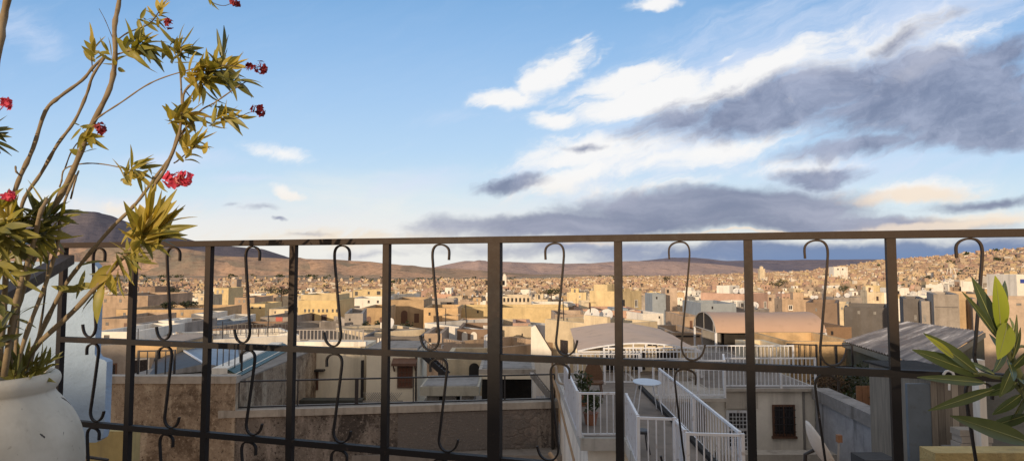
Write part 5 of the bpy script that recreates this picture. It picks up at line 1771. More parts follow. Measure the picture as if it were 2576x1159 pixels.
# pink vaulted awning
root = thing('vault_awning', "long pinkish vaulted awning roof with dark lattice end at left", 'awning', (14, 38, Z(-6)))
prof = [(36.0, -3.6), (36.15, -3.25), (36.6, -2.88), (37.3, -2.66), (38.2, -2.58), (39.1, -2.68), (39.8, -2.95), (40.2, -3.3), (40.35, -3.7)]
prof = [(p.x, p.y) for p in spline([Vector((a, b, 0)) for a, b in prof], 3)]
x0, x1 = xat(1800, 36), xat(2076, 36)
M = MB(); nn = len(prof)
vs = []
for j in range(9):
    xx = x0 + (x1 - x0) * j / 8
    for (yy, zz) in prof:
        vs.append(Vector((xx + (0.4 if zz > -3 else 0) * 0, yy, Z(zz) - 0.03 * math.sin(math.pi * j / 8) - 0.015 * (j % 2))))
M.add(vs, [(j * nn + k, (j + 1) * nn + k, (j + 1) * nn + k + 1, j * nn + k + 1) for j in range(8) for k in range(nn - 1)])
M.build('fabric', AWN2, root, smooth=True)
M = MB()
end = [Vector((x0 - 0.02, yy, Z(zz) - 0.03)) for yy, zz in prof]
M.flat_sweep(end, (1, 0, 0), 0.06, 0.035)
for k in range(5, nn - 5, 7):
    M.beam((x0 - 0.02, end[k].y, Z(-3.62)), end[k], 0.03, up=(1, 0, 0))
M.beam((x0 - 0.02, 36.0, Z(-3.6)), (x0 - 0.02, 40.3, Z(-3.6)), 0.06)
M.build('frame', paint('dull_frame', (0.36, 0.34, 0.32), 0.6), root)
M = MB(); M.add([p + Vector((0.05, 0, 0)) for p in end], [tuple(range(len(end)))]); M.build('end_screen', N_DARK, root)
for (xx, yy) in ((x0, 36.05), (x0, 40.2), ((x0 + x1) / 2, 36.05), (x1, 36.05), (x1, 40.2)):
    post(root, (xx, yy, Z(-5.0)), 1.4, WHITE_METAL, 0.1)
root = thing('awning_room', "shaded room with grey and brown panels under the pink awning", 'room', (14, 39, Z(-6)))
box_xy(x0, x1, 38.6, 38.8, Z(-9), Z(-3.62)).build('back_wall', N_GREY, root)
for (p0, p1, mat, nm) in ((1812, 1880, N_DARK, 'opening'), (1930, 1964, N_GREY, 'panel'), (1966, 1977, PL['white'], 'pillar'), (1980, 2008, PL['tan'], 'panel'), (2010, 2050, WOOD, 'panel'), (2068, 2076, WHITE_METAL, 'pillar')):
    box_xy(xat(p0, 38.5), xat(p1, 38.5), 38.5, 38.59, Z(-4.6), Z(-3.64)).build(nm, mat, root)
box_xy(x0 - 1, x1, 35.9, 39, Z(-9), Z(-4.7)).build('base_wall', N_COPE, root)

# --- sloping stained yard wall at right
X0, X1 = 10.2, 9.62
root = thing('yard_wall', "long stained grey blue yard wall with thick dark coping, falling away at right", 'wall', (10, 17, CF))
M = MB(); M.prism([(X0, 21.7), (X1, 11.0), (X1 + 0.4, 11.0), (X0 + 0.4, 21.7)], CF - 4, Z(-4.4))
M.build('wall_face', N_BLUEGREY, root)
M = MB(); M.prism([(X0 - 0.07, 21.78), (X1 - 0.07, 11.0), (X1 + 0.5, 11.0), (X0 + 0.5, 21.78)], Z(-4.399), Z(-4.03))
M.build('coping', plaster("dark_coping", (0.27, 0.25, 0.235), 0.4, 0.8, 0.6, bump=0.5), root)
p = Vector((xat(2136, 17.2), 17.2, zat(1092, 17.2))); p.x = X0 - (21.7 - 17.2) * 0.0542 - 0.02
root = thing('wall_lamp', "small dark hooded lamp fixed on the stained yard wall", 'lamp', p)
M = MB(); M.beam(p + Vector((0, 0, 0)), p + Vector((-0.22, 0, 0.02)), 0.05); M.build('bracket', BLACK, root)
M = MB(); M.lathe([(0.0, 0.06), (0.05, 0.06), (0.12, -0.08), (0.1, -0.08), (0.0, -0.02)], p + Vector((-0.24, 0, 0)), 14); M.build('lamp_shade', BLACK, root)
M = MB(); box_xy(xat(2128, 14.2), xat(2206, 14.2), 13.6, 14.2, CF, zat(1136, 14.2), M)
tag(M.build('storage_chest', plaster("dark_chest", (0.06, 0.06, 0.062), 0.3, 1.0, 0.2)), "dark grey chest against the stained yard wall at the bottom edge", 'chest')
# satellite dish seen from the side
dc = at(2050, 1130, 10.0)
root = thing('satellite_dish', "white satellite dish seen edge on above the yard at the bottom edge", 'satellite dish', (dc.x, dc.y, CF))
aim = Vector((0.86, -0.14, 0.46)).normalized()
q = aim.to_track_quat('Z', 'Y').to_matrix()
M = MB()
prof = [(0.0, 0.0), (0.14, 0.012), (0.27, 0.045), (0.38, 0.095), (0.42, 0.12), (0.425, 0.115), (0.38, 0.085), (0.27, 0.033), (0.14, 0.0), (0.0, -0.012)]
M.lathe(prof, (0, 0, 0), 32)
M.v = [q @ v + dc for v in M.v]
M.build('reflector', paint("dish_white", (0.66, 0.6, 0.52), 0.5, 0.1, 3.0, (0.3, 0.22, 0.15), 0.3), root, smooth=True)
M = MB(); M.tube([dc - aim * 0.02, dc - aim * 0.16, Vector((dc.x - 0.16, dc.y + 0.02, dc.z - 0.5)), Vector((dc.x - 0.16, dc.y + 0.02, CF))], 0.03, 8); M.build('mast', BLACK, root)
M = MB(); lo = dc + q @ Vector((-0.1, -0.4, 0.11)); fo_ = dc + aim * 0.4
M.beam(lo, fo_, 0.025); M.build('arm', N_GREY, root)
M = MB(); M.box(fo_, (0.07, 0.07, 0.11)); M.build('receiver', RUSTW, root)
# dried vine on the wall top
g = random.Random(5)
root = thing('dry_vine', "tangled brown dried vine heaped behind the yard wall corner", 'plant', (xat(2090, 22.5), 22.5, Z(-4.6)))
M = MB()
for k in range(260):
    c0 = Vector((xat(2054 + g.random() * 66, 22.5), 22.5 + g.uniform(-0.5, 0.9), 0))
    ht = 0.85 * math.sin(math.pi * min(1, max(0, (proj((c0.x, 22.5, CAMZ))[0] - 2046) / 82))) ** 0.6
    c0.z = Z(-4.45) + g.random() * ht * 1.0
    d = Vector((g.gauss(0, 1), g.gauss(0, 0.6), g.gauss(0, 0.8))).normalized() * g.uniform(0.15, 0.4)
    M.tube([c0, c0 + d * 0.5 + Vector((0, 0, 0.05)), c0 + d], [0.012, 0.01, 0.004], 4)
M.build('stem', paint("dry_stem", (0.11, 0.065, 0.035), 0.9, 0.5, 8.0), root)
M = MB()
for k in range(500):
    px = 2054 + g.random() * 66
    ht = 0.8 * math.sin(math.pi * (px - 2046) / 82) ** 0.6
    p = Vector((xat(px, 22.5), 22.5 + g.uniform(-0.3, 0.9), Z(-4.45) + g.random() * ht))
    u_ = Vector((g.gauss(0, 1), g.gauss(0, 1), g.gauss(0, 1))).normalized() * 0.06
    v_ = u_.cross(Vector((g.gauss(0, 1), g.gauss(0, 1), 1))).normalized() * 0.025
    M.add([p - u_, p + v_, p + u_, p - v_], [(0, 1, 2, 3)])
M.build('foliage', leaf_mat("dry_leaves", (0.07, 0.042, 0.02), (0.13, 0.075, 0.035), 0.1), root)
# garden behind the wall
M = MB(); M.prism([(10.45, 10.9), (30, 10.9), (30, 34), (10.7, 34)], -11, Z(-5.6))
tag(M.build('garden_ground', plaster("garden_earth", (0.12, 0.10, 0.07), 0.4, 0.6, 0.2)), "dark earth of the garden behind the yard wall", None, None, 'structure')
def shrub(label, x, y, z, w, h, n, seed, mat):
    g = random.Random(seed)
    root = thing('shrub', label, 'shrub', (x, y, z))
    M = MB()
    for k in range(7):
        a = g.uniform(0, 6.28)
        M.tube([(x, y, z), (x + math.cos(a) * w * 0.15, y + math.sin(a) * w * 0.15, z + h * 0.4), (x + math.cos(a) * w * 0.35, y + math.sin(a) * w * 0.35, z + h * 0.8)], [0.03, 0.02, 0.008], 5)
    M.build('stem', BARK, root)
    M = MB()
    for k in range(n):
        d = Vector((g.gauss(0, 1), g.gauss(0, 1), g.gauss(0, 1))).normalized() * g.random() ** 0.45
        p = Vector((x + d.x * w / 2, y + d.y * w / 2, z + h * 0.55 + d.z * h * 0.45))
        u_ = Vector((g.gauss(0, 1), g.gauss(0, 1), g.gauss(0, 1))).normalized() * 0.09
        v_ = u_.cross(Vector((g.gauss(0, 1), g.gauss(0, 1), 1))).normalized() * 0.04
        M.add([p - u_, p + v_, p + u_, p - v_], [(0, 1, 2, 3)])
    M.build('foliage', mat, root)
shrub("dark green shrub behind the yard wall left of the ninth post", xat(2165, 21), 21, Z(-5.6), 2.2, 1.7, 700, 1, CROWN)
shrub("dark low shrub behind the black bars beside the ninth post", xat(2225, 18.5), 18.5, Z(-5.6), 1.6, 1.5, 500, 2, CROWN_P)
shrub("tall dark shrub mass against the left side of the corrugated shed", xat(2185, 22.5), 22.5, Z(-5.6), 2.8, 2.3, 1300, 7, CROWN_P)
shrub("dark shrub hiding the shed corner just left of the ninth post", xat(2228, 20.3), 20.3, Z(-5.6), 1.9, 2.4, 1000, 8, CROWN)
shrub("green bush under the corrugated roof right of the ninth post", xat(2296, 17.5), 17.5, Z(-5.6), 1.6, 2.6, 700, 3, CROWN)
railing('black_railing', "black barred railing among shrubs left of the ninth post", [(xat(2186, 16.8), 16.8, Z(-4.45)), (xat(2256, 16.2), 16.2, Z(-4.45))], 1.0, BLACK, gap=0.13, bar=0.025)
M = MB()
for i in range(13):
    x = xat(2150, 20) + i * 0.092
    M.box((x, 20 + 0.01 * (i % 2), zat(981, 20) - 0.3), (0.085, 0.03, 0.38 + 0.5))
M.box((xat(2197, 20), 20.04, zat(981, 20) - 0.2), (1.15, 0.03, 0.08))
tag(M.build('board_fence', RUSTW), "rusty orange brown board fence behind the shrubs left of the ninth post", 'fence')

# corrugated shed
A_, B_, C_ = at(2121, 857, 30), at(2282, 808, 40), at(2330, 922, 19.5)
D_ = B_ + C_ - A_
root = thing('corrugated_shed', "weathered shed with a striped corrugated metal roof either side of the ninth post", 'shed', (A_.x + 3, 30, -7))
M = MB()
nr = 120
nrm3 = (C_ - A_).cross(B_ - A_).normalized()
if nrm3.z < 0:
    nrm3 = -nrm3
vs, fs = [], []
for i in range(nr + 1):
    t = i / nr
    o_ = nrm3 * (0.03 * math.sin(i * math.pi / 2))
    vs += [A_.lerp(C_, t) + o_, B_.lerp(D_, t) + o_]
for i in range(nr):
    fs.append((2 * i, 2 * i + 2, 2 * i + 3, 2 * i + 1))
M.add(vs, fs)
M.build('roof', CORR, root)
inw = (D_ - C_).normalized() * 0.35
M = MB(); a, c = A_ + inw, C_ + inw
M.quad(Vector((a.x, a.y, -7)), Vector((c.x, c.y, -7)), c - Vector((0, 0, 0.1)), a - Vector((0, 0, 0.1)))
d = D_ - (C_ - A_) * 0 - inw
M.quad(Vector((c.x, c.y, -7)), Vector((d.x, d.y, -7)), d - Vector((0, 0, 0.1)), c - Vector((0, 0, 0.1)))
M.build('wall', plaster("olive_wall", (0.11, 0.10, 0.065), 0.4, 0.6, 0.5), root)
M = MB(); M.beam(A_ - Vector((0, 0, 0.16)), C_ - Vector((0, 0, 0.16)), 0.06, 0.2); M.beam(C_ - Vector((0, 0, 0.16)), D_ - Vector((0, 0, 0.16)), 0.06, 0.2)
M.build('fascia', paint("grey_fascia", (0.16, 0.15, 0.12), 0.8, 0.3, 4.0), root)

# weathered board shed at right
Yb = 14.0
x0, x1 = xat(2276, Yb), xat(2466, Yb)
root = thing('board_shed', "grey weathered vertical board shed wall behind the right hand oleander", 'shed', ((x0 + x1) / 2, Yb + 1, -8))
box_xy(x0 + 0.5, x1, Yb, Yb + 2.4, -8, zat(952, Yb)).build('wall', BOARDS, root)
box_xy(x0, x0 + 0.498, Yb + 0.02, Yb + 0.1, -8, zat(965, Yb)).build('side_panel', paint("blue_grey_panel", (0.13, 0.16, 0.19), 0.8, 0.3, 2.0), root)
box_xy(x0 + 0.4, x1 + 0.1, Yb - 0.1, Yb + 2.5, zat(952, Yb), zat(947, Yb)).build('roof', N_DARK, root)
root = thing('block_stack', "stack of pale blocks at the foot of the grey board shed", 'blocks', (xat(2426, 13.4), 13.4, -8))
for i in range(3):
    for j in range(2):
        M = MB(); M.box((xat(2408, 13.4) + j * 0.33 + 0.03 * (i % 2), 13.4, zat(1126, 13.4) + 0.07 + i * 0.135), (0.31, 0.3, 0.125)); M.build('block', N_COPE, root)
M = MB(); M.box((xat(2426, 13.4), 13.4, (zat(1126, 13.4) - 8) / 2), (0.9, 0.5, zat(1126, 13.4) + 8)); M.build('base', N_GREY, root)
M = MB(); box_xy(xat(2454, 13.0), xat(2471, 13.0), 13.0, 13.2, -8, zat(905, 13.0), M)
tag(M.build('pillar', N_WHITE), "narrow pale pillar rising behind the oleander leaves", 'pillar')
# yellow masonry ledge just beyond our railing
M = MB(); box_xy(xat(2338, 2.6), 3.4, 2.6, 2.7, -3, zat(1121, 2.7), M)
YW = plaster("yellow_ledge_paint", (0.50, 0.38, 0.17), 0.35, 2.0, 0.6, (0.12, 0.1, 0.07), bump=0.6, fine=20)
tag(M.build('yellow_ledge', YW), "chipped yellow masonry ledge in the bottom right corner", 'ledge')
# leaning poles in the dark gap
for a, b, r, lb in ((at(1393, 956, 17.0), at(1462, 1230, 13.0), 0.028, "long thin wooden pole leaning in the dark gap left of the white terrace"), (at(1383, 1139, 9.0), at(1425, 1200, 8.6), 0.03, "short orange wooden stick poking up at the bottom edge")):
    M = MB(); d = (b - a)
    M.tube([a, a + d * 0.5, a + d * 1.0, a + d * 2.0], r, 7)
    tag(M.build('wooden_pole', paint("pole_wood_%d" % int(r * 1000), (0.30, 0.19, 0.10), 0.8, 0.3)), lb, 'pole')
M = MB(); box_xy(xat(1386, 23.4), 1.5, 23.3, 24.2, -11, Z(-4.2), M)  # wall added near-black, the shadow of the gap put into its colour
tag(M.build('shadow_gap_wall', N_DARK), "dark wall painted as shadow in the gap between the rubble wall and the white terrace", 'wall')
M = MB()
M.tube(spline([at(1388, 900, 20), at(1399, 925, 20), at(1401, 950, 20), at(1408, 962, 20), at(1421, 966, 20)], 4), 0.04, 7)
tag(M.build('drain_pipe', N_COPE), "pale bent pipe left of the white terrace", 'pipe')
# low yellow wall under the blue one
M = MB(); box_xy(xat(150, 9), xat(334, 9), 9.0, 9.3, -10, zat(1084, 9), M)
tag(M.build('yellow_wall', plaster("dull_yellow_wall", (0.42, 0.33, 0.15), 0.3, 0.8, 0.5)), "dull yellow wall low at left beneath the pale blue wall", 'wall')
# ------------------------------------------------------------------ our terrace
RO = Vector((0, 2.0, CAMZ))
RA = math.atan2(1600.0, 5485.0)
RD = Vector((math.cos(RA), -math.sin(RA), 0))          # along the railing, to the right
RN = Vector((-math.sin(RA), -math.cos(RA), 0))         # towards the viewer


def on_rail(px, py):
    """(s, z) on the railing plane"""
    d = ray(px, py)
    t = (RO - CAM).dot(RN) / d.dot(RN)
    p = CAM + d * t
    return (p - RO).dot(RD), p.z


def rp(s, z, off=0.0):
    return RO + RD * s + RN * off + Vector((0, 0, z - RO.z))


# iron: black paint with worn flecks; sunlit brown of the upper part painted in
m, N, bs, out = new_mat("weathered_sunlit_iron")
pos = N.n('ShaderNodeNewGeometry').outputs['Position']
a = N.noise(N.mapping(pos, scale=(5, 5, 2.2)), 1.0, 6, 0.65)
b = N.noise(pos, 38, 6, 0.7)
sx = N.n('ShaderNodeSeparateXYZ'); N.set(sx, 0, pos)
hi = N.ramp01(N.math('ADD', sx.outputs[2], N.math('MULTIPLY', N.math('SUBTRACT', a, 0.5), 1.0)), CAMZ - 0.30, CAMZ + 0.05)
c = N.mix(hi, (0.016, 0.014, 0.014), (0.040, 0.027, 0.019))
c = N.mix(N.math('MULTIPLY', N.ramp01(b, 0.58, 0.72), 0.35), c, (0.09, 0.06, 0.045))
c = N.mix(N.math('MULTIPLY', N.ramp01(b, 0.70, 0.74), 0.8), c, (0.4, 0.36, 0.32))
N.set(bs, 'Base Color', c)
N.set(bs, 'Roughness', N.math('MULTIPLY_ADD', b, 0.35, 0.45))
bs.inputs['Specular IOR Level'].default_value = 0.22
bp = N.n('ShaderNodeBump', {'Strength': 0.35, 'Distance': 0.002}); N.set(bp, 'Height', b); N.set(bs, 'Normal', bp)
IRON = m

sp = [on_rail(x, y)[0] for x, y in ((158, 720), (334, 740), (525, 740), (737, 740), (972.5, 740), (1245.5, 740), (1556, 740), (1884, 740), (2244, 740), (2660, 740))]
z_top = on_rail(1246, 603)[1]
z_mid = on_rail(1246, 897)[1]
z_low = on_rail(1246, 1156)[1]
z_bot = z_low - (z_mid - z_low)
zt_ = [z_top, z_mid, z_low, z_bot]
root = thing('railing', "dark weathered iron terrace railing with scrolls, in the foreground", 'railing', rp(0, 0.0))
root.rotation_euler = (0, 0, 0)
s0, s1 = sp[0] - 0.02, sp[-1] + 0.4
M = MB(); M.beam(rp(s0, z_top), rp(s1, z_top), 0.032, 0.020); M.build('top_rail', IRON, root)
for z in (z_mid, z_low, z_bot):
    M = MB(); M.beam(rp(s0 + 0.03, z), rp(s1, z), 0.022, 0.020); M.build('cross_rail', IRON, root)
for i, s in enumerate(sp):
    M = MB()
    w = 0.0400 if i == 5 else 0.0228
    M.box((rp(s, z_top - 0.0102) + rp(s, -0.0)) / 2, (w, 0.032 if i == 5 else 0.020, z_top - 0.0102), -RA)
    if i == 5:
        zc = on_rail(1246, 711)[1]
        for sg in (-1, 1):
            M.box(rp(s + sg * (w / 2 + 0.0045), zc), (0.009, 0.02, 0.014), -RA)
    M.build('post', IRON, root)
ST = [(.605, .15), (.607, .07), (.59, .032), (.555, .010), (.515, .004), (.475, .012), (.447, .045), (.438, .10), (.443, .18), (.458, .34), (.482, .58), (.502, .78), (.512, .88), (.500, .940), (.470, .982), (.43, .996), (.385, .985), (.35, .95), (.330, .90), (.322, .86)]
g = random.Random(3)
for row in range(3):
    za, zb_ = zt_[row] - 0.012, zt_[row + 1] + 0.012
    for i in range(len(sp) - 1):
        sa, sb = sp[i], sp[i + 1]
        cw = 0.345
        mid = (sa + sb) / 2
        flip = (1 if i < 5 else -1)
        if row == 1:
            pts = [(1 - fx, fy) for fx, fy in ST]
            if i == 4:
                pts = [(fx, fy) for fx, fy in pts]
        else:
            pts = ST
        jit = g.uniform(-0.007, 0.007)
        lean = g.uniform(-0.014, 0.014)
        P = []
        for fx, fy in pts:
            fx = 0.5 + flip * (fx - 0.5) + lean * (fy - 0.5)
            P.append(rp(mid + (fx - 0.5) * cw + jit, za + (zb_ - za) * fy, g.uniform(-0.0002, 0.0002)))
        M = MB()
        M.flat_sweep(spline(P, 4), RN, 0.0105, 0.0052)
        M.build('scroll', IRON, root)
# loose white twine knots on the cross rail
M = MB()
for (px, py) in ((2382, 921), (2381, 930)):
    s, z = on_rail(px, py)
    M.tube([rp(s + 0.012 * math.cos(q), z_mid + 0.014 * math.sin(q), 0.013) for q in [k * 0.7 for k in range(10)]], 0.003, 5)
M.tube([rp(on_rail(2382, 925)[0], z_mid - 0.012, 0.014), rp(on_rail(2380, 925)[0], z_mid - 0.035, 0.016)], 0.0028, 5)
tag(M.build('twine', paint("white_twine", (0.7, 0.68, 0.64), 0.8, 0.1)), "scrap of white twine knotted round the cross rail at right", 'twine')

# sloping side handrail at the left
root = thing('stair_handrail', "thick dark handrail sloping down at the left border behind the oleander stems", 'handrail', at(0, 745, 1.9))
M = MB(); a, b = at(168, 652, 2.46), at(-160, 838, 1.55)
M.beam(a, b, 0.05, 0.035); M.build('rail', IRON, root)
M = MB(); M.beam(b, Vector((b.x, b.y, 0)), 0.03); M.build('post', IRON, root)

# terrace floor and the house body that carries it
M = MB()
poly = [rp(sp[0] - 1.6, 0, -0.10), rp(sp[-1] + 1.6, 0, -0.10), Vector((4.2, -3, 0)), Vector((-4.2, -3, 0))]
M.prism([(p.x, p.y) for p in poly][::-1], -10.5, 0.0)
tag(M.build('terrace_floor', N_FLOOR), "cement terrace we stand on", None, None, 'structure')

# pale blue parapet wall beyond the railing, left
BLUEW = plaster("pale_blue_limewash", (0.34, 0.445, 0.575), 0.14, 1.1, 0.18, (0.28, 0.30, 0.33), bump=0.35, fine=14)
root = thing('blue_wall', "pale blue limewashed wall with a stepped right edge behind the pot", 'wall', (-2.9, 3.4, 0))
Yq = 3.3
M = MB()
xa_, xb_, xc_ = -4.2, xat(243, Yq), xat(274, Yq)
zt__, zs_, zb__ = zat(659, Yq), zat(905, Yq), zat(1112, Yq)
prof = [(xa_, zb__ - 0.13), (xat(205, Yq), zb__ - 0.13), (xat(222, Yq), zb__), (xc_ - 0.04, zb__), (xc_ - 0.01, zb__ + 0.02), (xc_, zb__ + 0.06), (xc_, zs_ - 0.01), (xc_ - 0.012, zs_), (xb_ + 0.012, zs_ + 0.012), (xb_, zs_ + 0.03), (xb_ - 0.0, zt__ - 0.03), (xb_ - 0.03, zt__), (xa_, zt__ + 0.02)]
n = len(prof)
vs = [Vector((x, Yq, z)) for x, z in prof] + [Vector((x, Yq + 0.05, z)) for x, z in prof]
M.add(vs, [tuple(range(n)), tuple(reversed(range(n, 2 * n)))] + [(i, n + i, n + (i + 1) % n, (i + 1) % n) for i in range(n)])
M.build('wall_face', BLUEW, root)
M = MB(); M.tube([at(180, 1146, 3.2), at(225, 1149, 3.2), at(272, 1156, 3.2)], 0.008, 6); M.build('pipe', BLACK, root)

# ------------------------------------------------------------------ big pale urn
m, N, bs, out = new_mat("pot_whitewash")
pos = N.n('ShaderNodeNewGeometry').outputs['Position']
a = N.noise(pos, 4.0, 6, 0.6)
c = N.mix(N.ramp01(a, 0.35, 0.65), (0.44, 0.41, 0.34), (0.60, 0.57, 0.49))
c = N.mix(N.math('MULTIPLY', N.ramp01(N.noise(N.mapping(pos, scale=(9, 9, 1.4)), 1.0, 5, 0.6), 0.55, 0.8), 0.3), c, (0.40, 0.36, 0.29))
chip = N.noise(pos, 17, 3, 0.5, 0.6)
c = N.mix(N.ramp01(chip, 0.688, 0.698, smooth=False), c, (0.045, 0.038, 0.035))
fl = N.noise(pos, 70, 3, 0.5)
c = N.mix(N.math('MULTIPLY', N.ramp01(fl, 0.68, 0.74), 0.45), c, (0.25, 0.22, 0.18))
c = N.mix(N.math('MULTIPLY', N.ramp01(N.noise(N.mapping(pos, scale=(7, 7, 2.2)), 1.0, 7, 0.7, 0.5), 0.52, 0.68), 0.35), c, (0.30, 0.265, 0.205))
N.set(bs, 'Base Color', c)
bs.inputs['Roughness'].default_value = 0.75
bp = N.n('ShaderNodeBump', {'Strength': 0.35, 'Distance': 0.004}); N.set(bp, 'Height', N.noise(pos, 22, 6, 0.6)); N.set(bs, 'Normal', bp)
POTM = m
Yp_ = 1.6
pc = at(-30, 962, Yp_)
pz = pc.z
root = thing('urn', "large pale whitewashed urn with rolled lip in the bottom left corner", 'plant pot', (pc.x, pc.y, 0.25))
prof = [(0.0, -0.92), (0.12, -0.92), (0.135, -0.88), (0.14, -0.8), (0.165, -0.62), (0.195, -0.42), (0.2075, -0.25), (0.208, -0.19), (0.198, -0.13), (0.178, -0.085), (0.155, -0.052), (0.142, -0.036), (0.138, -0.026), (0.143, -0.018), (0.149, -0.004), (0.148, 0.010), (0.140, 0.019), (0.128, 0.019), (0.119, 0.010), (0.117, -0.01), (0.13, -0.06)]
ps = spline([Vector((r, z, 0)) for r, z in prof], 3)
M = MB(); M.lathe([(max(0, p.x), p.y) for p in ps], (pc.x, pc.y, pz), 72); M.build('pot_body', POTM, root, smooth=True)
g = random.Random(12)
M = MB()
for k in range(60):
    pass
rings = [(0.0, -0.03), (0.05, -0.028), (0.09, -0.035), (0.126, -0.045)]
M.lathe(rings, (pc.x, pc.y, pz), 30)
for v_ in M.v:
    v_.z += g.uniform(-0.008, 0.008)
M.build('soil', plaster("dark_soil", (0.03, 0.022, 0.016), 0.5, 8, 0.1, bump=0.8, fine=40), root)
# plinth below the urn (out of the photograph, carries it)
M = MB(); M.box((pc.x, pc.y, (pz - 0.92) / 2), (0.4, 0.4, pz - 0.92))
tag(M.build('plinth', N_COPE), "cement plinth under the whitewashed urn", 'plinth')

# ------------------------------------------------------------------ oleander
STEM = paint("oleander_bark", (0.235, 0.175, 0.10), 0.8, 0.35, 14.0, (0.08, 0.06, 0.045), 0.5, bump=0.4)
TWIG = paint("oleander_twig", (0.085, 0.065, 0.04), 0.8, 0.4, 14.0)
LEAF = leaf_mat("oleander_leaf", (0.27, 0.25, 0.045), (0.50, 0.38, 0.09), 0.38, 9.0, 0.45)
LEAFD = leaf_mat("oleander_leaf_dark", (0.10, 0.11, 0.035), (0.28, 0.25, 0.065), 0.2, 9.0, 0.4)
PET_R = leaf_mat("petal_red", (0.34, 0.035, 0.045), (0.2, 0.02, 0.03), 0.2, 20)
PET_P = leaf_mat("petal_pink", (0.72, 0.10, 0.16), (0.62, 0.05, 0.11), 0.3, 20)

PET_W = leaf_mat("petal_pale", (0.85, 0.42, 0.40), (0.8, 0.30, 0.32), 0.3, 20)


def leaf(M, base, d, up, L, w, bend=0.15, fold=0.25, mi=0, ns=6):
    d = Vector(d).normalized()
    up = Vector(up)
    s = d.cross(up)
    if s.length < 1e-3:
        s = d.cross(Vector((1, 0.2, 0.1)))
    s.normalize()
    n = s.cross(d).normalized()
    o = len(M.v)
    for i in range(ns + 1):
        t = i / ns
        wd = w * 0.5 * (math.sin(math.pi * (t ** 0.8) * 0.97 + 0.05)) ** 0.85
        if i == ns:
            wd = 0.0006
        c = Vector(base) + d * (L * t * (1 - 0.12 * bend * t)) - n * (bend * L * t * t)
        rise = n * (wd * fold)
        M.v += [c - s * wd + rise, c, c + s * wd + rise]
    for i in range(ns):
        a = o + i * 3
        M.f += [(a, a + 1, a + 4, a + 3), (a + 1, a + 2, a + 5, a + 4)]
        M.m += [mi, mi]


def whorl(M, p, axis, n, L, w, g, spread=(0.35, 1.25), L_var=0.35, mi=0, droop=0.2, back=0.06):
    """spray of lance leaves round a shoot tip"""
    axis = Vector(axis).normalized()
    q = axis.to_track_quat('Z', 'Y').to_matrix()
    for k in range(n):
        t = k / max(1, n - 1)
        a = k * 2.4 + g.uniform(-0.4, 0.4)
        th = spread[0] + (spread[1] - spread[0]) * t + g.uniform(-0.15, 0.15)
        d = q @ Vector((math.sin(th) * math.cos(a), math.sin(th) * math.sin(a), math.cos(th)))
        b = Vector(p) - axis * (back * t)
        leaf(M, b, d, axis * 0.35 + Vector((g.gauss(-0.3, 0.45), -g.uniform(0.2, 1.0), g.gauss(0.5, 0.45))), L * g.uniform(1 - L_var, 1 + L_var * 0.4), w * g.uniform(0.75, 1.2), g.uniform(-1.6 * droop, droop * 2.4), g.uniform(0.15, 0.6), mi)


def flower_mb(M, p, r, g, n=9, pr=None):
    """head of small five-petalled flowers and buds"""
    for k in range(n):
        d = Vector((g.gauss(0, 1), g.gauss(0, 1), g.gauss(0.2, 1))).normalized()
        c = Vector(p) + d * r * g.uniform(0.35, 0.9)
        q = d.to_track_quat('Z', 'Y').to_matrix()
        R = pr or r * 0.45
        for j in range(5):
            a = j * 1.2566 + g.uniform(-0.15, 0.15)
            e = q @ Vector((math.cos(a), math.sin(a), g.uniform(0.05, 0.5)))
            leaf(M, c, e, d, R * g.uniform(0.8, 1.2), R * 0.85, g.uniform(-0.2, 0.4), 0.2, 0, 3)


root = thing('oleander', "tall straggly oleander with golden leaves and red flowers growing in the urn", 'plant', (pc.x, pc.y, pz - 0.03))
g = random.Random(42)
PT = 0.00105


def stem_path(pts, dY0=0.0, dY1=0.0):
    n = len(pts)
    return [at(x, y, Yp_ + dY0 + (dY1 - dY0) * i / (n - 1) + 0.012 * math.sin(i * 1.9 + x * 0.05)) for i, (x, y) in enumerate(pts)]


def add_stem(pts, r0, r1, y0=0.0, y1=0.0, mat=None, name='stem'):
    r0, r1 = r0 * 0.56, r1 * 0.70
    P = spline(stem_path(pts, y0, y1), 4)
    n = len(P)
    rs = [(r0 + (r1 - r0) * i / (n - 1)) * (1 + 0.10 * math.sin(i * 2.1) + (0.16 if i % 9 == 4 else 0)) for i in range(n)]
    M = MB()
    M.tube(P, rs, 9)
    return M.build(name, mat or STEM, root, smooth=True)


# trunks from the urn
add_stem([(20, 945), (31, 817), (55, 735), (78, 662), (100, 605), (135, 524), (176, 446), (207, 373), (228, 321), (270, 238), (285, 187), (290, 130), (288, 67), (298, 15), (305, -40)], 0.0145, 0.0075, 0.0, 0.02)
add_stem([(45, 945), (75, 800), (95, 700), (112, 640), (62 + 40, 560), (62, 498), (104, 435), (145, 363), (187, 306), (218, 238), (233, 192), (270, 140), (286, 122)][0:1] + [(40, 900), (48, 700), (50, 560), (62, 498), (104, 435), (145, 363), (187, 306), (218, 238), (233, 192), (262, 146)], 0.0095, 0.0045, 0.06, 0.03)
add_stem([(-5, 945), (8, 800), (18, 640), (30, 540), (36, 487), (52, 441), (83, 373), (114, 280), (150, 244), (207, 202), (233, 171), (266, 140)], 0.0125, 0.0045, -0.05, 0.05)
add_stem([(-40, 930), (-60, 500), (-30, 280), (-2, 115), (10, 40), (22, -20), (30, -80)], 0.014, 0.012, -0.08, -0.05)
add_stem([(60, 945), (83, 879), (181, 786), (235, 728), (290, 667), (330, 625), (363, 570), (384, 477), (410, 435), (430, 394), (451, 337), (458, 275), (466, 228), (508, 194), (544, 176)], 0.0125, 0.003, 0.02, -0.02)
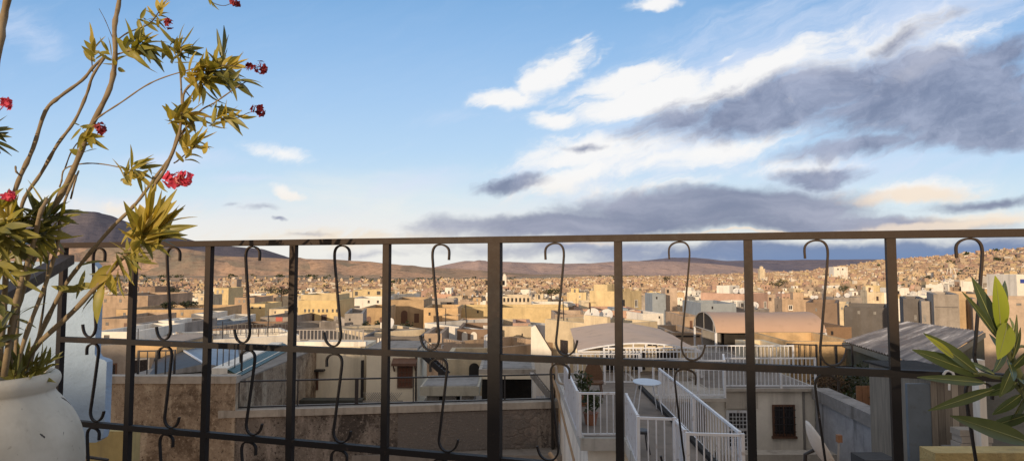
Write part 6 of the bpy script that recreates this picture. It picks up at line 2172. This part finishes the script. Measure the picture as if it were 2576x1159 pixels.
add_stem([(62, 930), (120, 800), (166, 714), (215, 650), (280, 574), (320, 535), (352, 500), (395, 440), (425, 400), (440, 360), (456, 290), (456, 223), (453, 171), (456, 122)], 0.0105, 0.0026, 0.05, 0.03)
add_stem([(36, 945), (70, 830), (120, 700), (148, 600), (150, 560), (165, 500), (190, 440)], 0.0095, 0.004, -0.04, 0.0)
add_stem([(10, 945), (40, 760), (85, 610), (100, 540), (120, 500)], 0.012, 0.006, -0.09, -0.1)
add_stem([(75, 930), (105, 800), (118, 690), (122, 640), (140, 560)], 0.005, 0.003, 0.1, 0.1, TWIG)
# branches
for pts, r0, r1, ya, yb in (
        ([(238, 305), (255, 290), (306, 257), (363, 218), (415, 194), (490, 172)], 0.004, 0.002, 0.012, -0.04),
        ([(443, 360), (497, 285), (539, 259), (591, 223), (620, 205)], 0.0042, 0.0018, 0.0, -0.06),
        ([(445, 350), (470, 318), (510, 296), (560, 292), (600, 296)], 0.0036, 0.0016, 0.0, -0.05),
        ([(438, 410), (446, 405), (470, 385), (495, 362)], 0.0032, 0.0018, -0.01, -0.03),
        ([(150, 470), (155, 455), (163, 425), (207, 412), (259, 413), (321, 426), (360, 440), (400, 456)], 0.0036, 0.0018, 0.02, 0.05),
        ([(178, 500), (190, 452), (198, 430)], 0.004, 0.0032, 0.03, 0.03),
        ([(163, 425), (178, 385), (197, 357), (215, 345)], 0.003, 0.0017, 0.02, 0.0),
        ([(233, 180), (231, 155), (229, 118)], 0.0028, 0.0016, 0.04, 0.04),
        ([(290, 106), (321, 83), (373, 62), (399, 31), (410, 12)], 0.0034, 0.0017, 0.01, 0.04),
        ([(292, 138), (330, 126), (368, 117)], 0.0036, 0.0022, 0.01, 0.0),
        ([(284, 98), (265, 52), (249, 22)], 0.0018, 0.0008, 0.01, 0.03),
        ([(508, 194), (560, 165), (620, 172), (650, 170)], 0.0026, 0.0012, -0.03, -0.05),
        ([(600, 296), (625, 284), (646, 280)], 0.0018, 0.001, -0.05, -0.06),
        ([(515, -30), (528, 2), (560, 15), (585, 8)], 0.002, 0.001, -0.05, -0.05),
        ([(466, 228), (486, 250), (500, 232), (520, 200)], 0.0026, 0.0014, -0.02, -0.04),
        ([(52, 441), (41, 432), (39, 418)], 0.004, 0.0032, -0.02, -0.02),
        ([(-30, 330), (-10, 290), (10, 265)], 0.003, 0.0012, -0.05, -0.06),
        ([(210, 775), (240, 735), (225, 715)], 0.002, 0.001, 0.02, 0.02)):
    add_stem(pts, r0, r1, ya, yb, TWIG if r0 < 0.0035 else STEM)


def cluster(px, py, dpx, dpy, n, Lpx, wpx, y=0.0, mat=None, spread=(0.3, 1.2), toward=-0.15, droop=0.2, back=0.05):
    p = at(px, py, Yp_ + y)
    wpx *= 1.08
    Lpx *= 1.0
    n = int(n * 1.2)
    ax = Vector((dpx, toward * math.hypot(dpx, dpy), -dpy))
    M = MB()
    whorl(M, p, ax, n, Lpx * 0.001, wpx * 0.001, g, spread, 0.35, 0, droop, back)
    return M.build('leaf_cluster', mat or LEAF, root, smooth=True)


cluster(236, 108, 0, -1, 9, 50, 15, 0.04, None, (0.25, 1.15))
cluster(272, 128, -0.4, -0.8, 9, 44, 12, 0.02, None, (0.3, 1.7))
cluster(402, 22, 0.1, -1, 7, 42, 11, 0.04)
cluster(385, 52, 0.7, 0.1, 8, 46, 11, 0.04, LEAFD)
cluster(358, 116, 0.6, -0.1, 10, 78, 16, 0.0, None, (0.3, 1.5), -0.1, 0.35)
cluster(365, 118, 0.5, 0.6, 8, 74, 13, 0.0, LEAFD, (0.15, 0.9))
cluster(350, 100, 0.3, -0.9, 6, 58, 18, 0.0, None, (0.2, 1.0))
cluster(455, 118, 0.4, -0.7, 10, 58, 15, 0.03)
cluster(462, 128, 0.6, 0.2, 7, 56, 12, 0.03, LEAFD)
cluster(440, 112, -0.5, -0.6, 4, 58, 11, 0.03, LEAFD, (0.2, 0.8))
cluster(500, 175, 0.7, -0.3, 10, 62, 15, -0.04)
cluster(540, 172, 0.7, -0.6, 11, 72, 15, -0.03)
cluster(550, 185, 0.7, 0.2, 10, 74, 13, -0.03, LEAFD, (0.25, 1.1))
cluster(585, 165, 0.8, -0.2, 10, 62, 14, -0.04)
cluster(560, 140, 0.1, -1, 5, 72, 10, -0.03, LEAFD, (0.1, 0.7))
cluster(605, 205, 0.9, 0.1, 10, 56, 11, -0.06, LEAFD)
cluster(500, 215, -0.2, 0.8, 8, 58, 14, -0.04)
cluster(515, 225, 0.4, 0.8, 8, 52, 9, -0.04, LEAFD)
cluster(525, 200, 0.5, 0.1, 9, 58, 13, -0.04)
cluster(452, 300, -0.7, -0.5, 8, 62, 16, 0.0, None, (0.3, 1.3))
cluster(470, 290, 0.8, -0.2, 10, 74, 16, -0.02, None, (0.3, 1.2))
cluster(485, 300, 0.8, 0.4, 6, 58, 13, -0.02, LEAFD)
cluster(560, 292, 0.8, -0.5, 9, 54, 13, -0.05)
cluster(575, 292, 0.7, 0.5, 9, 64, 11, -0.05, LEAFD, (0.2, 1.0))
cluster(605, 296, 0.9, 0.05, 7, 42, 9, -0.05)
cluster(488, 368, 0.3, -0.4, 9, 50, 14, -0.03)
cluster(500, 352, 0.8, -0.3, 8, 50, 12, -0.03)
cluster(482, 345, -0.4, -0.6, 4, 46, 15, -0.03)
cluster(218, 345, 0.2, -0.5, 9, 42, 15, 0.0)
cluster(228, 345, 0.7, 0.6, 9, 56, 11, 0.0)
cluster(335, 422, 0.6, -0.6, 8, 62, 12, 0.04)
cluster(350, 425, 0.9, -0.2, 8, 58, 10, 0.04, LEAFD)
cluster(350, 440, 0.6, 0.6, 8, 56, 10, 0.04)
cluster(394, 456, 0.4, 0.5, 5, 44, 9, 0.05)
# the big spray above the rail
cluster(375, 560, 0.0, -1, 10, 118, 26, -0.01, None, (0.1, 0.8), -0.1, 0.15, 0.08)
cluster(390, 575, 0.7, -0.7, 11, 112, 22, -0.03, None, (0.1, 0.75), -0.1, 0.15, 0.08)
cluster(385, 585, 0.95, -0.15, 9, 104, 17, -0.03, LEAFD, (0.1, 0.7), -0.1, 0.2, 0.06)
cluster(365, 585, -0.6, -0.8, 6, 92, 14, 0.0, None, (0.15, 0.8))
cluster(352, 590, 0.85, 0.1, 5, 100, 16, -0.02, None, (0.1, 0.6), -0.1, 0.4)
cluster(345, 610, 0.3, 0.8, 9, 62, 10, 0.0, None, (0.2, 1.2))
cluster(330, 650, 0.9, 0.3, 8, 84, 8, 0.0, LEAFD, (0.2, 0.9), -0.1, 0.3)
cluster(335, 640, -0.1, -1, 5, 100, 13, 0.02, None, (0.1, 0.6))
cluster(300, 690, 0.2, 0.9, 5, 72, 15, 0.0, None, (0.2, 1.0))
cluster(262, 715, -0.2, 0.9, 4, 92, 24, 0.0, None, (0.1, 0.5))
cluster(222, 722, -0.95, 0.1, 3, 110, 17, 0.02, LEAFD, (0.08, 0.35), -0.1, 0.3)
cluster(235, 700, 0.6, 0.5, 4, 70, 9, 0.02, LEAFD)
# thick lower-left mass
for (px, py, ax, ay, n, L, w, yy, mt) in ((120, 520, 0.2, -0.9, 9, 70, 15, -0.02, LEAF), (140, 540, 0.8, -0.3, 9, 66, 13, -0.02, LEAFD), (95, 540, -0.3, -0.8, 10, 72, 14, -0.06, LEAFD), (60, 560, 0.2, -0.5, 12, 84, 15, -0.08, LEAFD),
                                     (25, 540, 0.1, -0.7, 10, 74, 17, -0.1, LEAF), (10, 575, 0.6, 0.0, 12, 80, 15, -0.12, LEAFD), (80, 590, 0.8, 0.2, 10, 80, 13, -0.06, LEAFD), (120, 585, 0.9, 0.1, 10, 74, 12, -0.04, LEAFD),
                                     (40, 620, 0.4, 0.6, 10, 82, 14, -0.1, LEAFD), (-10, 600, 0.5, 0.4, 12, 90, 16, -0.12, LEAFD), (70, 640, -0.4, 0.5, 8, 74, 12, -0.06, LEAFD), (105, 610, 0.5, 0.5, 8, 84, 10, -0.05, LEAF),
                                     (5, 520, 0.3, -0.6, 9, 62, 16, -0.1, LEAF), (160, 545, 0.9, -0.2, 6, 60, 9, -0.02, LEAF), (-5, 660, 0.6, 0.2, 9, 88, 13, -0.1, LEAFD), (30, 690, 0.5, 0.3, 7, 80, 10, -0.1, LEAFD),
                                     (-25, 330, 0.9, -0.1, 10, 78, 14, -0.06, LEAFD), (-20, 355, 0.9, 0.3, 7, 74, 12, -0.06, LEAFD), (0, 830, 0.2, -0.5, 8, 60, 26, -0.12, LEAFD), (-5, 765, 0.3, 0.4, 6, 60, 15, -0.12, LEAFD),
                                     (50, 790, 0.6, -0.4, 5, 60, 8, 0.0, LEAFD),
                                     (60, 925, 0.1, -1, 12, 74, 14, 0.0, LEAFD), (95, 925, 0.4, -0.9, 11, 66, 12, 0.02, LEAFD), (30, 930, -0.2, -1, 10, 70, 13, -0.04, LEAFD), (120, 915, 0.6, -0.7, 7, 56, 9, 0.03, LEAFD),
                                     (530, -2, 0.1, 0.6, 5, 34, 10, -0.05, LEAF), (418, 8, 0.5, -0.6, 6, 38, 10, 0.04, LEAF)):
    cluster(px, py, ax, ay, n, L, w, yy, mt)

for i, (px, py, r, n, mt, yy) in enumerate(((436, 452, 26, 13, PET_P, -0.06), (468, 450, 20, 10, PET_P, -0.06), (450, 450, 15, 5, PET_W, -0.075), (656, 170, 17, 11, PET_R, -0.06), (650, 279, 17, 12, PET_R, -0.07), (252, 326, 18, 10, PET_R, -0.02), (425, 58, 16, 8, PET_R, 0.03),
                                        (592, 4, 15, 9, PET_R, -0.05), (22, 490, 19, 9, PET_P, -0.12), (10, 260, 17, 10, PET_P, -0.07), (628, 168, 14, 6, PET_R, -0.06))):
    M = MB()
    flower_mb(M, at(px, py, Yp_ + yy), r * 0.001, g, n, r * 0.00055)
    for k in range(6):
        c0 = at(px, py, Yp_ + yy)
        d = Vector((g.gauss(0, 1), g.gauss(0, 1), g.gauss(0, 1))).normalized()
        M.tube([c0, c0 + d * r * 0.001 * 0.9], 0.0009, 4)
    M.build('flower', mt, root)
    # small stalk

# ------------------------------------------------------------------ right-hand oleander, close to the lens
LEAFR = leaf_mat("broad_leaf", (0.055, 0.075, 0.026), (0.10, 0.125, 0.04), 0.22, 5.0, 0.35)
LEAFY = leaf_mat("broad_leaf_lit", (0.36, 0.40, 0.045), (0.46, 0.46, 0.07), 0.45, 5.0, 0.4)  # lit copy of the leaf, sunlight put into the brighter colour
VEIN = paint("leaf_vein", (0.26, 0.27, 0.09), 0.5, 0.1)
rc = at(2700, 1300, 1.1)
root = thing('oleander', "broad leaved green oleander shoot reaching in at the right border", 'plant', (rc.x, rc.y, 0.4))


def stemr(pts, r0, r1):
    P = spline([at(x, y, Y) for x, y, Y in pts], 5)
    M = MB(); n = len(P)
    M.tube(P, [r0 + (r1 - r0) * i / (n - 1) for i in range(n)], 9)
    return M.build('stem', paint("green_stem_%d" % int(pts[0][1]), (0.12, 0.13, 0.05), 0.6, 0.3, 14.0), root, smooth=True)


stemr([(2740, 1420, 1.12), (2610, 1080, 1.12), (2572, 960, 1.11), (2545, 900, 1.10), (2522, 845, 1.09), (2510, 800, 1.09)], 0.008, 0.0035)
stemr([(2670, 1220, 1.14), (2570, 985, 1.12), (2490, 945, 1.10), (2450, 938, 1.08)], 0.005, 0.0025)
stemr([(2640, 900, 1.13), (2570, 870, 1.13), (2540, 905, 1.11)], 0.003, 0.002)


def leafr(b, t, w, mat=None, Yb=1.1, Yt=1.05, bend=0.06, up=(0, -1, 0.25), fold=0.3):
    a, c = at(b[0], b[1], Yb), at(t[0], t[1], Yt)
    d = c - a
    M = MB()
    leaf(M, a, d + Vector((0, 0, bend * d.length)), up, d.length, w * 0.84 * Yb / FOC, bend, fold, 0, 10)
    M.tube([M.v[3 * i + 1] + Vector((0, -0.0006, 0)) for i in range(10)], [0.0011 * (1 - i / 11) for i in range(10)], 5, 1)
    return M.build('leaf', [mat or LEAFR, VEIN], root, smooth=True)


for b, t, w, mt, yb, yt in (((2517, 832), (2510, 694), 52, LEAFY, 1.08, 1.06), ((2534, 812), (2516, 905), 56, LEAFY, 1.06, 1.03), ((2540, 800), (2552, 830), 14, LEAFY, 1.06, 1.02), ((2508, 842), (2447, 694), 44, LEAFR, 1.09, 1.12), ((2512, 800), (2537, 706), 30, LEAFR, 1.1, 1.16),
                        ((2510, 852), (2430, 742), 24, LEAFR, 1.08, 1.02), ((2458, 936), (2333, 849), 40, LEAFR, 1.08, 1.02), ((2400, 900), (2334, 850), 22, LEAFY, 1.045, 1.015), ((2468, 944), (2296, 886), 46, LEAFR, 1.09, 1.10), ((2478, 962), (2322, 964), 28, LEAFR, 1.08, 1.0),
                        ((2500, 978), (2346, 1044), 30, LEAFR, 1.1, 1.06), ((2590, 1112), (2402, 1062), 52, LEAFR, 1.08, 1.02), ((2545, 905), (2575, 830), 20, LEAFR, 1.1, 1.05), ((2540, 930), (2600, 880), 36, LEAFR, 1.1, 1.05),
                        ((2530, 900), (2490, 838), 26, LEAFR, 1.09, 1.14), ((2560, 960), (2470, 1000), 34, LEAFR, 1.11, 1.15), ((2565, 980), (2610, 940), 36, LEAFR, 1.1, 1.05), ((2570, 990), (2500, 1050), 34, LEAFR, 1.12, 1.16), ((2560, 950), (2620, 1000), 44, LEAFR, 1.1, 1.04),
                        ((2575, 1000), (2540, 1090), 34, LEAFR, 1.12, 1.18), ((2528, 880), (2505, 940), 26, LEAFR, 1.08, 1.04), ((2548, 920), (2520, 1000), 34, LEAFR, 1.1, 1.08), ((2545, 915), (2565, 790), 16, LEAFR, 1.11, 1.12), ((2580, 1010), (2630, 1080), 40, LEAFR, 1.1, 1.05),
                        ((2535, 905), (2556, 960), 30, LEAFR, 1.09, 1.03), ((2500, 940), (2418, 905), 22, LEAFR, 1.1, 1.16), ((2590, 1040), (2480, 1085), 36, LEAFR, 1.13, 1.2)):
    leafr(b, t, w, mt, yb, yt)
cb = at(2760, 1420, 1.12)
M = MB(); M.lathe([(0, 0.0), (0.13, 0.0), (0.16, 0.25), (0.19, 0.42), (0.2, 0.44), (0.18, 0.44), (0.0, 0.4)], (cb.x, cb.y, cb.z - 0.42), 30)
tag(M.build('plant_pot', POTM), "pot of the broad leaved oleander, just outside the right border", 'plant pot')
M = MB(); M.box((cb.x, cb.y, (cb.z - 0.42) / 2), (0.36, 0.36, cb.z - 0.42))
tag(M.build('plinth', N_COPE), "cement plinth under the right hand plant pot", 'plinth')
# ------------------------------------------------------------------ which houses can be seen, and what sets each apart
bpy.context.view_layer.update()
tv, tf = [], []
skip = ('railing', 'oleander', 'ground', 'hills', 'distant_houses', 'scattered_bushes', 'stair_handrail', 'sun', 'camera')
owner = []
for o in SC.objects:
    if o.type != 'MESH':
        continue
    top = o
    while top.parent:
        top = top.parent
    if top.name.split('.')[0] in skip:
        continue
    b = len(tv)
    off = o.matrix_world.translation
    me = o.data
    tv.extend([v.co + off for v in me.vertices])
    for p in me.polygons:
        tf.append(tuple(b + i for i in p.vertices))
        owner.append(top.name)
bvh = BVHTree.FromPolygons(tv, tf)
BAY = [158, 334, 525, 737, 972, 1245, 1556, 1884, 2244, 2700]
ORD = ['first', 'second', 'third', 'fourth', 'fifth', 'sixth', 'seventh', 'eighth', 'ninth', 'tenth', 'eleventh', 'twelfth']
groups = {}
dropped = 0
for h in HOUSES:
    if h['hero']:
        continue
    F, w, d, hh = h['F'], h['w'], h['d'], h['h']
    pts = []
    for i in range(7):
        for zz in (hh - 0.02, hh - 0.6, hh - 1.4, hh - 2.6):
            pts.append(F(-w / 2 + w * (i + 0.5) / 7, -d / 2, zz))
    for i in range(3):
        for j in range(3):
            pts.append(F(-w / 2 + w * (i + 0.5) / 3, -d / 2 + d * (j + 0.5) / 3, hh - 0.3))
    nv, sx = 0, 0.0
    for p in pts:
        dd = p - CAM
        L = dd.length
        loc, nn, idx, dist = bvh.ray_cast(CAM, dd / L, L + 5)
        if loc is None or dist > L - 0.25 or owner[idx] == h['root'].name:
            q = proj(p)
            if 0 < q[0] < 2576 and q[1] < 1159:
                nv += 1
                sx += q[0]
    if nv < 3:
        for c in list(h['root'].children_recursive):
            bpy.data.objects.remove(c)
        bpy.data.objects.remove(h['root'])
        dropped += 1
        continue
    h['cx'] = sx / nv
    bay = next((i for i in range(9) if BAY[i] <= h['cx'] < BAY[i + 1]), -1)
    band = 'close by' if h['Y'] < 95 else ('halfway across town' if h['Y'] < 170 else 'deep in town')
    groups.setdefault((bay, band, h['col'], h['tall']), []).append(h)
for (bay, band, colr, tall), hs in groups.items():
    hs.sort(key=lambda q: q['cx'])
    for i, h in enumerate(hs):
        pre = '' if len(hs) == 1 else ORD[min(i, 11)] + ' '
        tail = '' if len(hs) == 1 else ' from left'
        where = "through %s railing bay" % ORD[bay] if bay >= 0 else "beside the pale blue wall"
        h['root']['label'] = ("%s%s%s flat roofed house%s, %s, %s" % (pre, 'tall ' if tall else '', WORD[colr], tail, band, where)).strip()
print("town houses dropped as hidden:", dropped, "kept:", sum(len(v) for v in groups.values()))
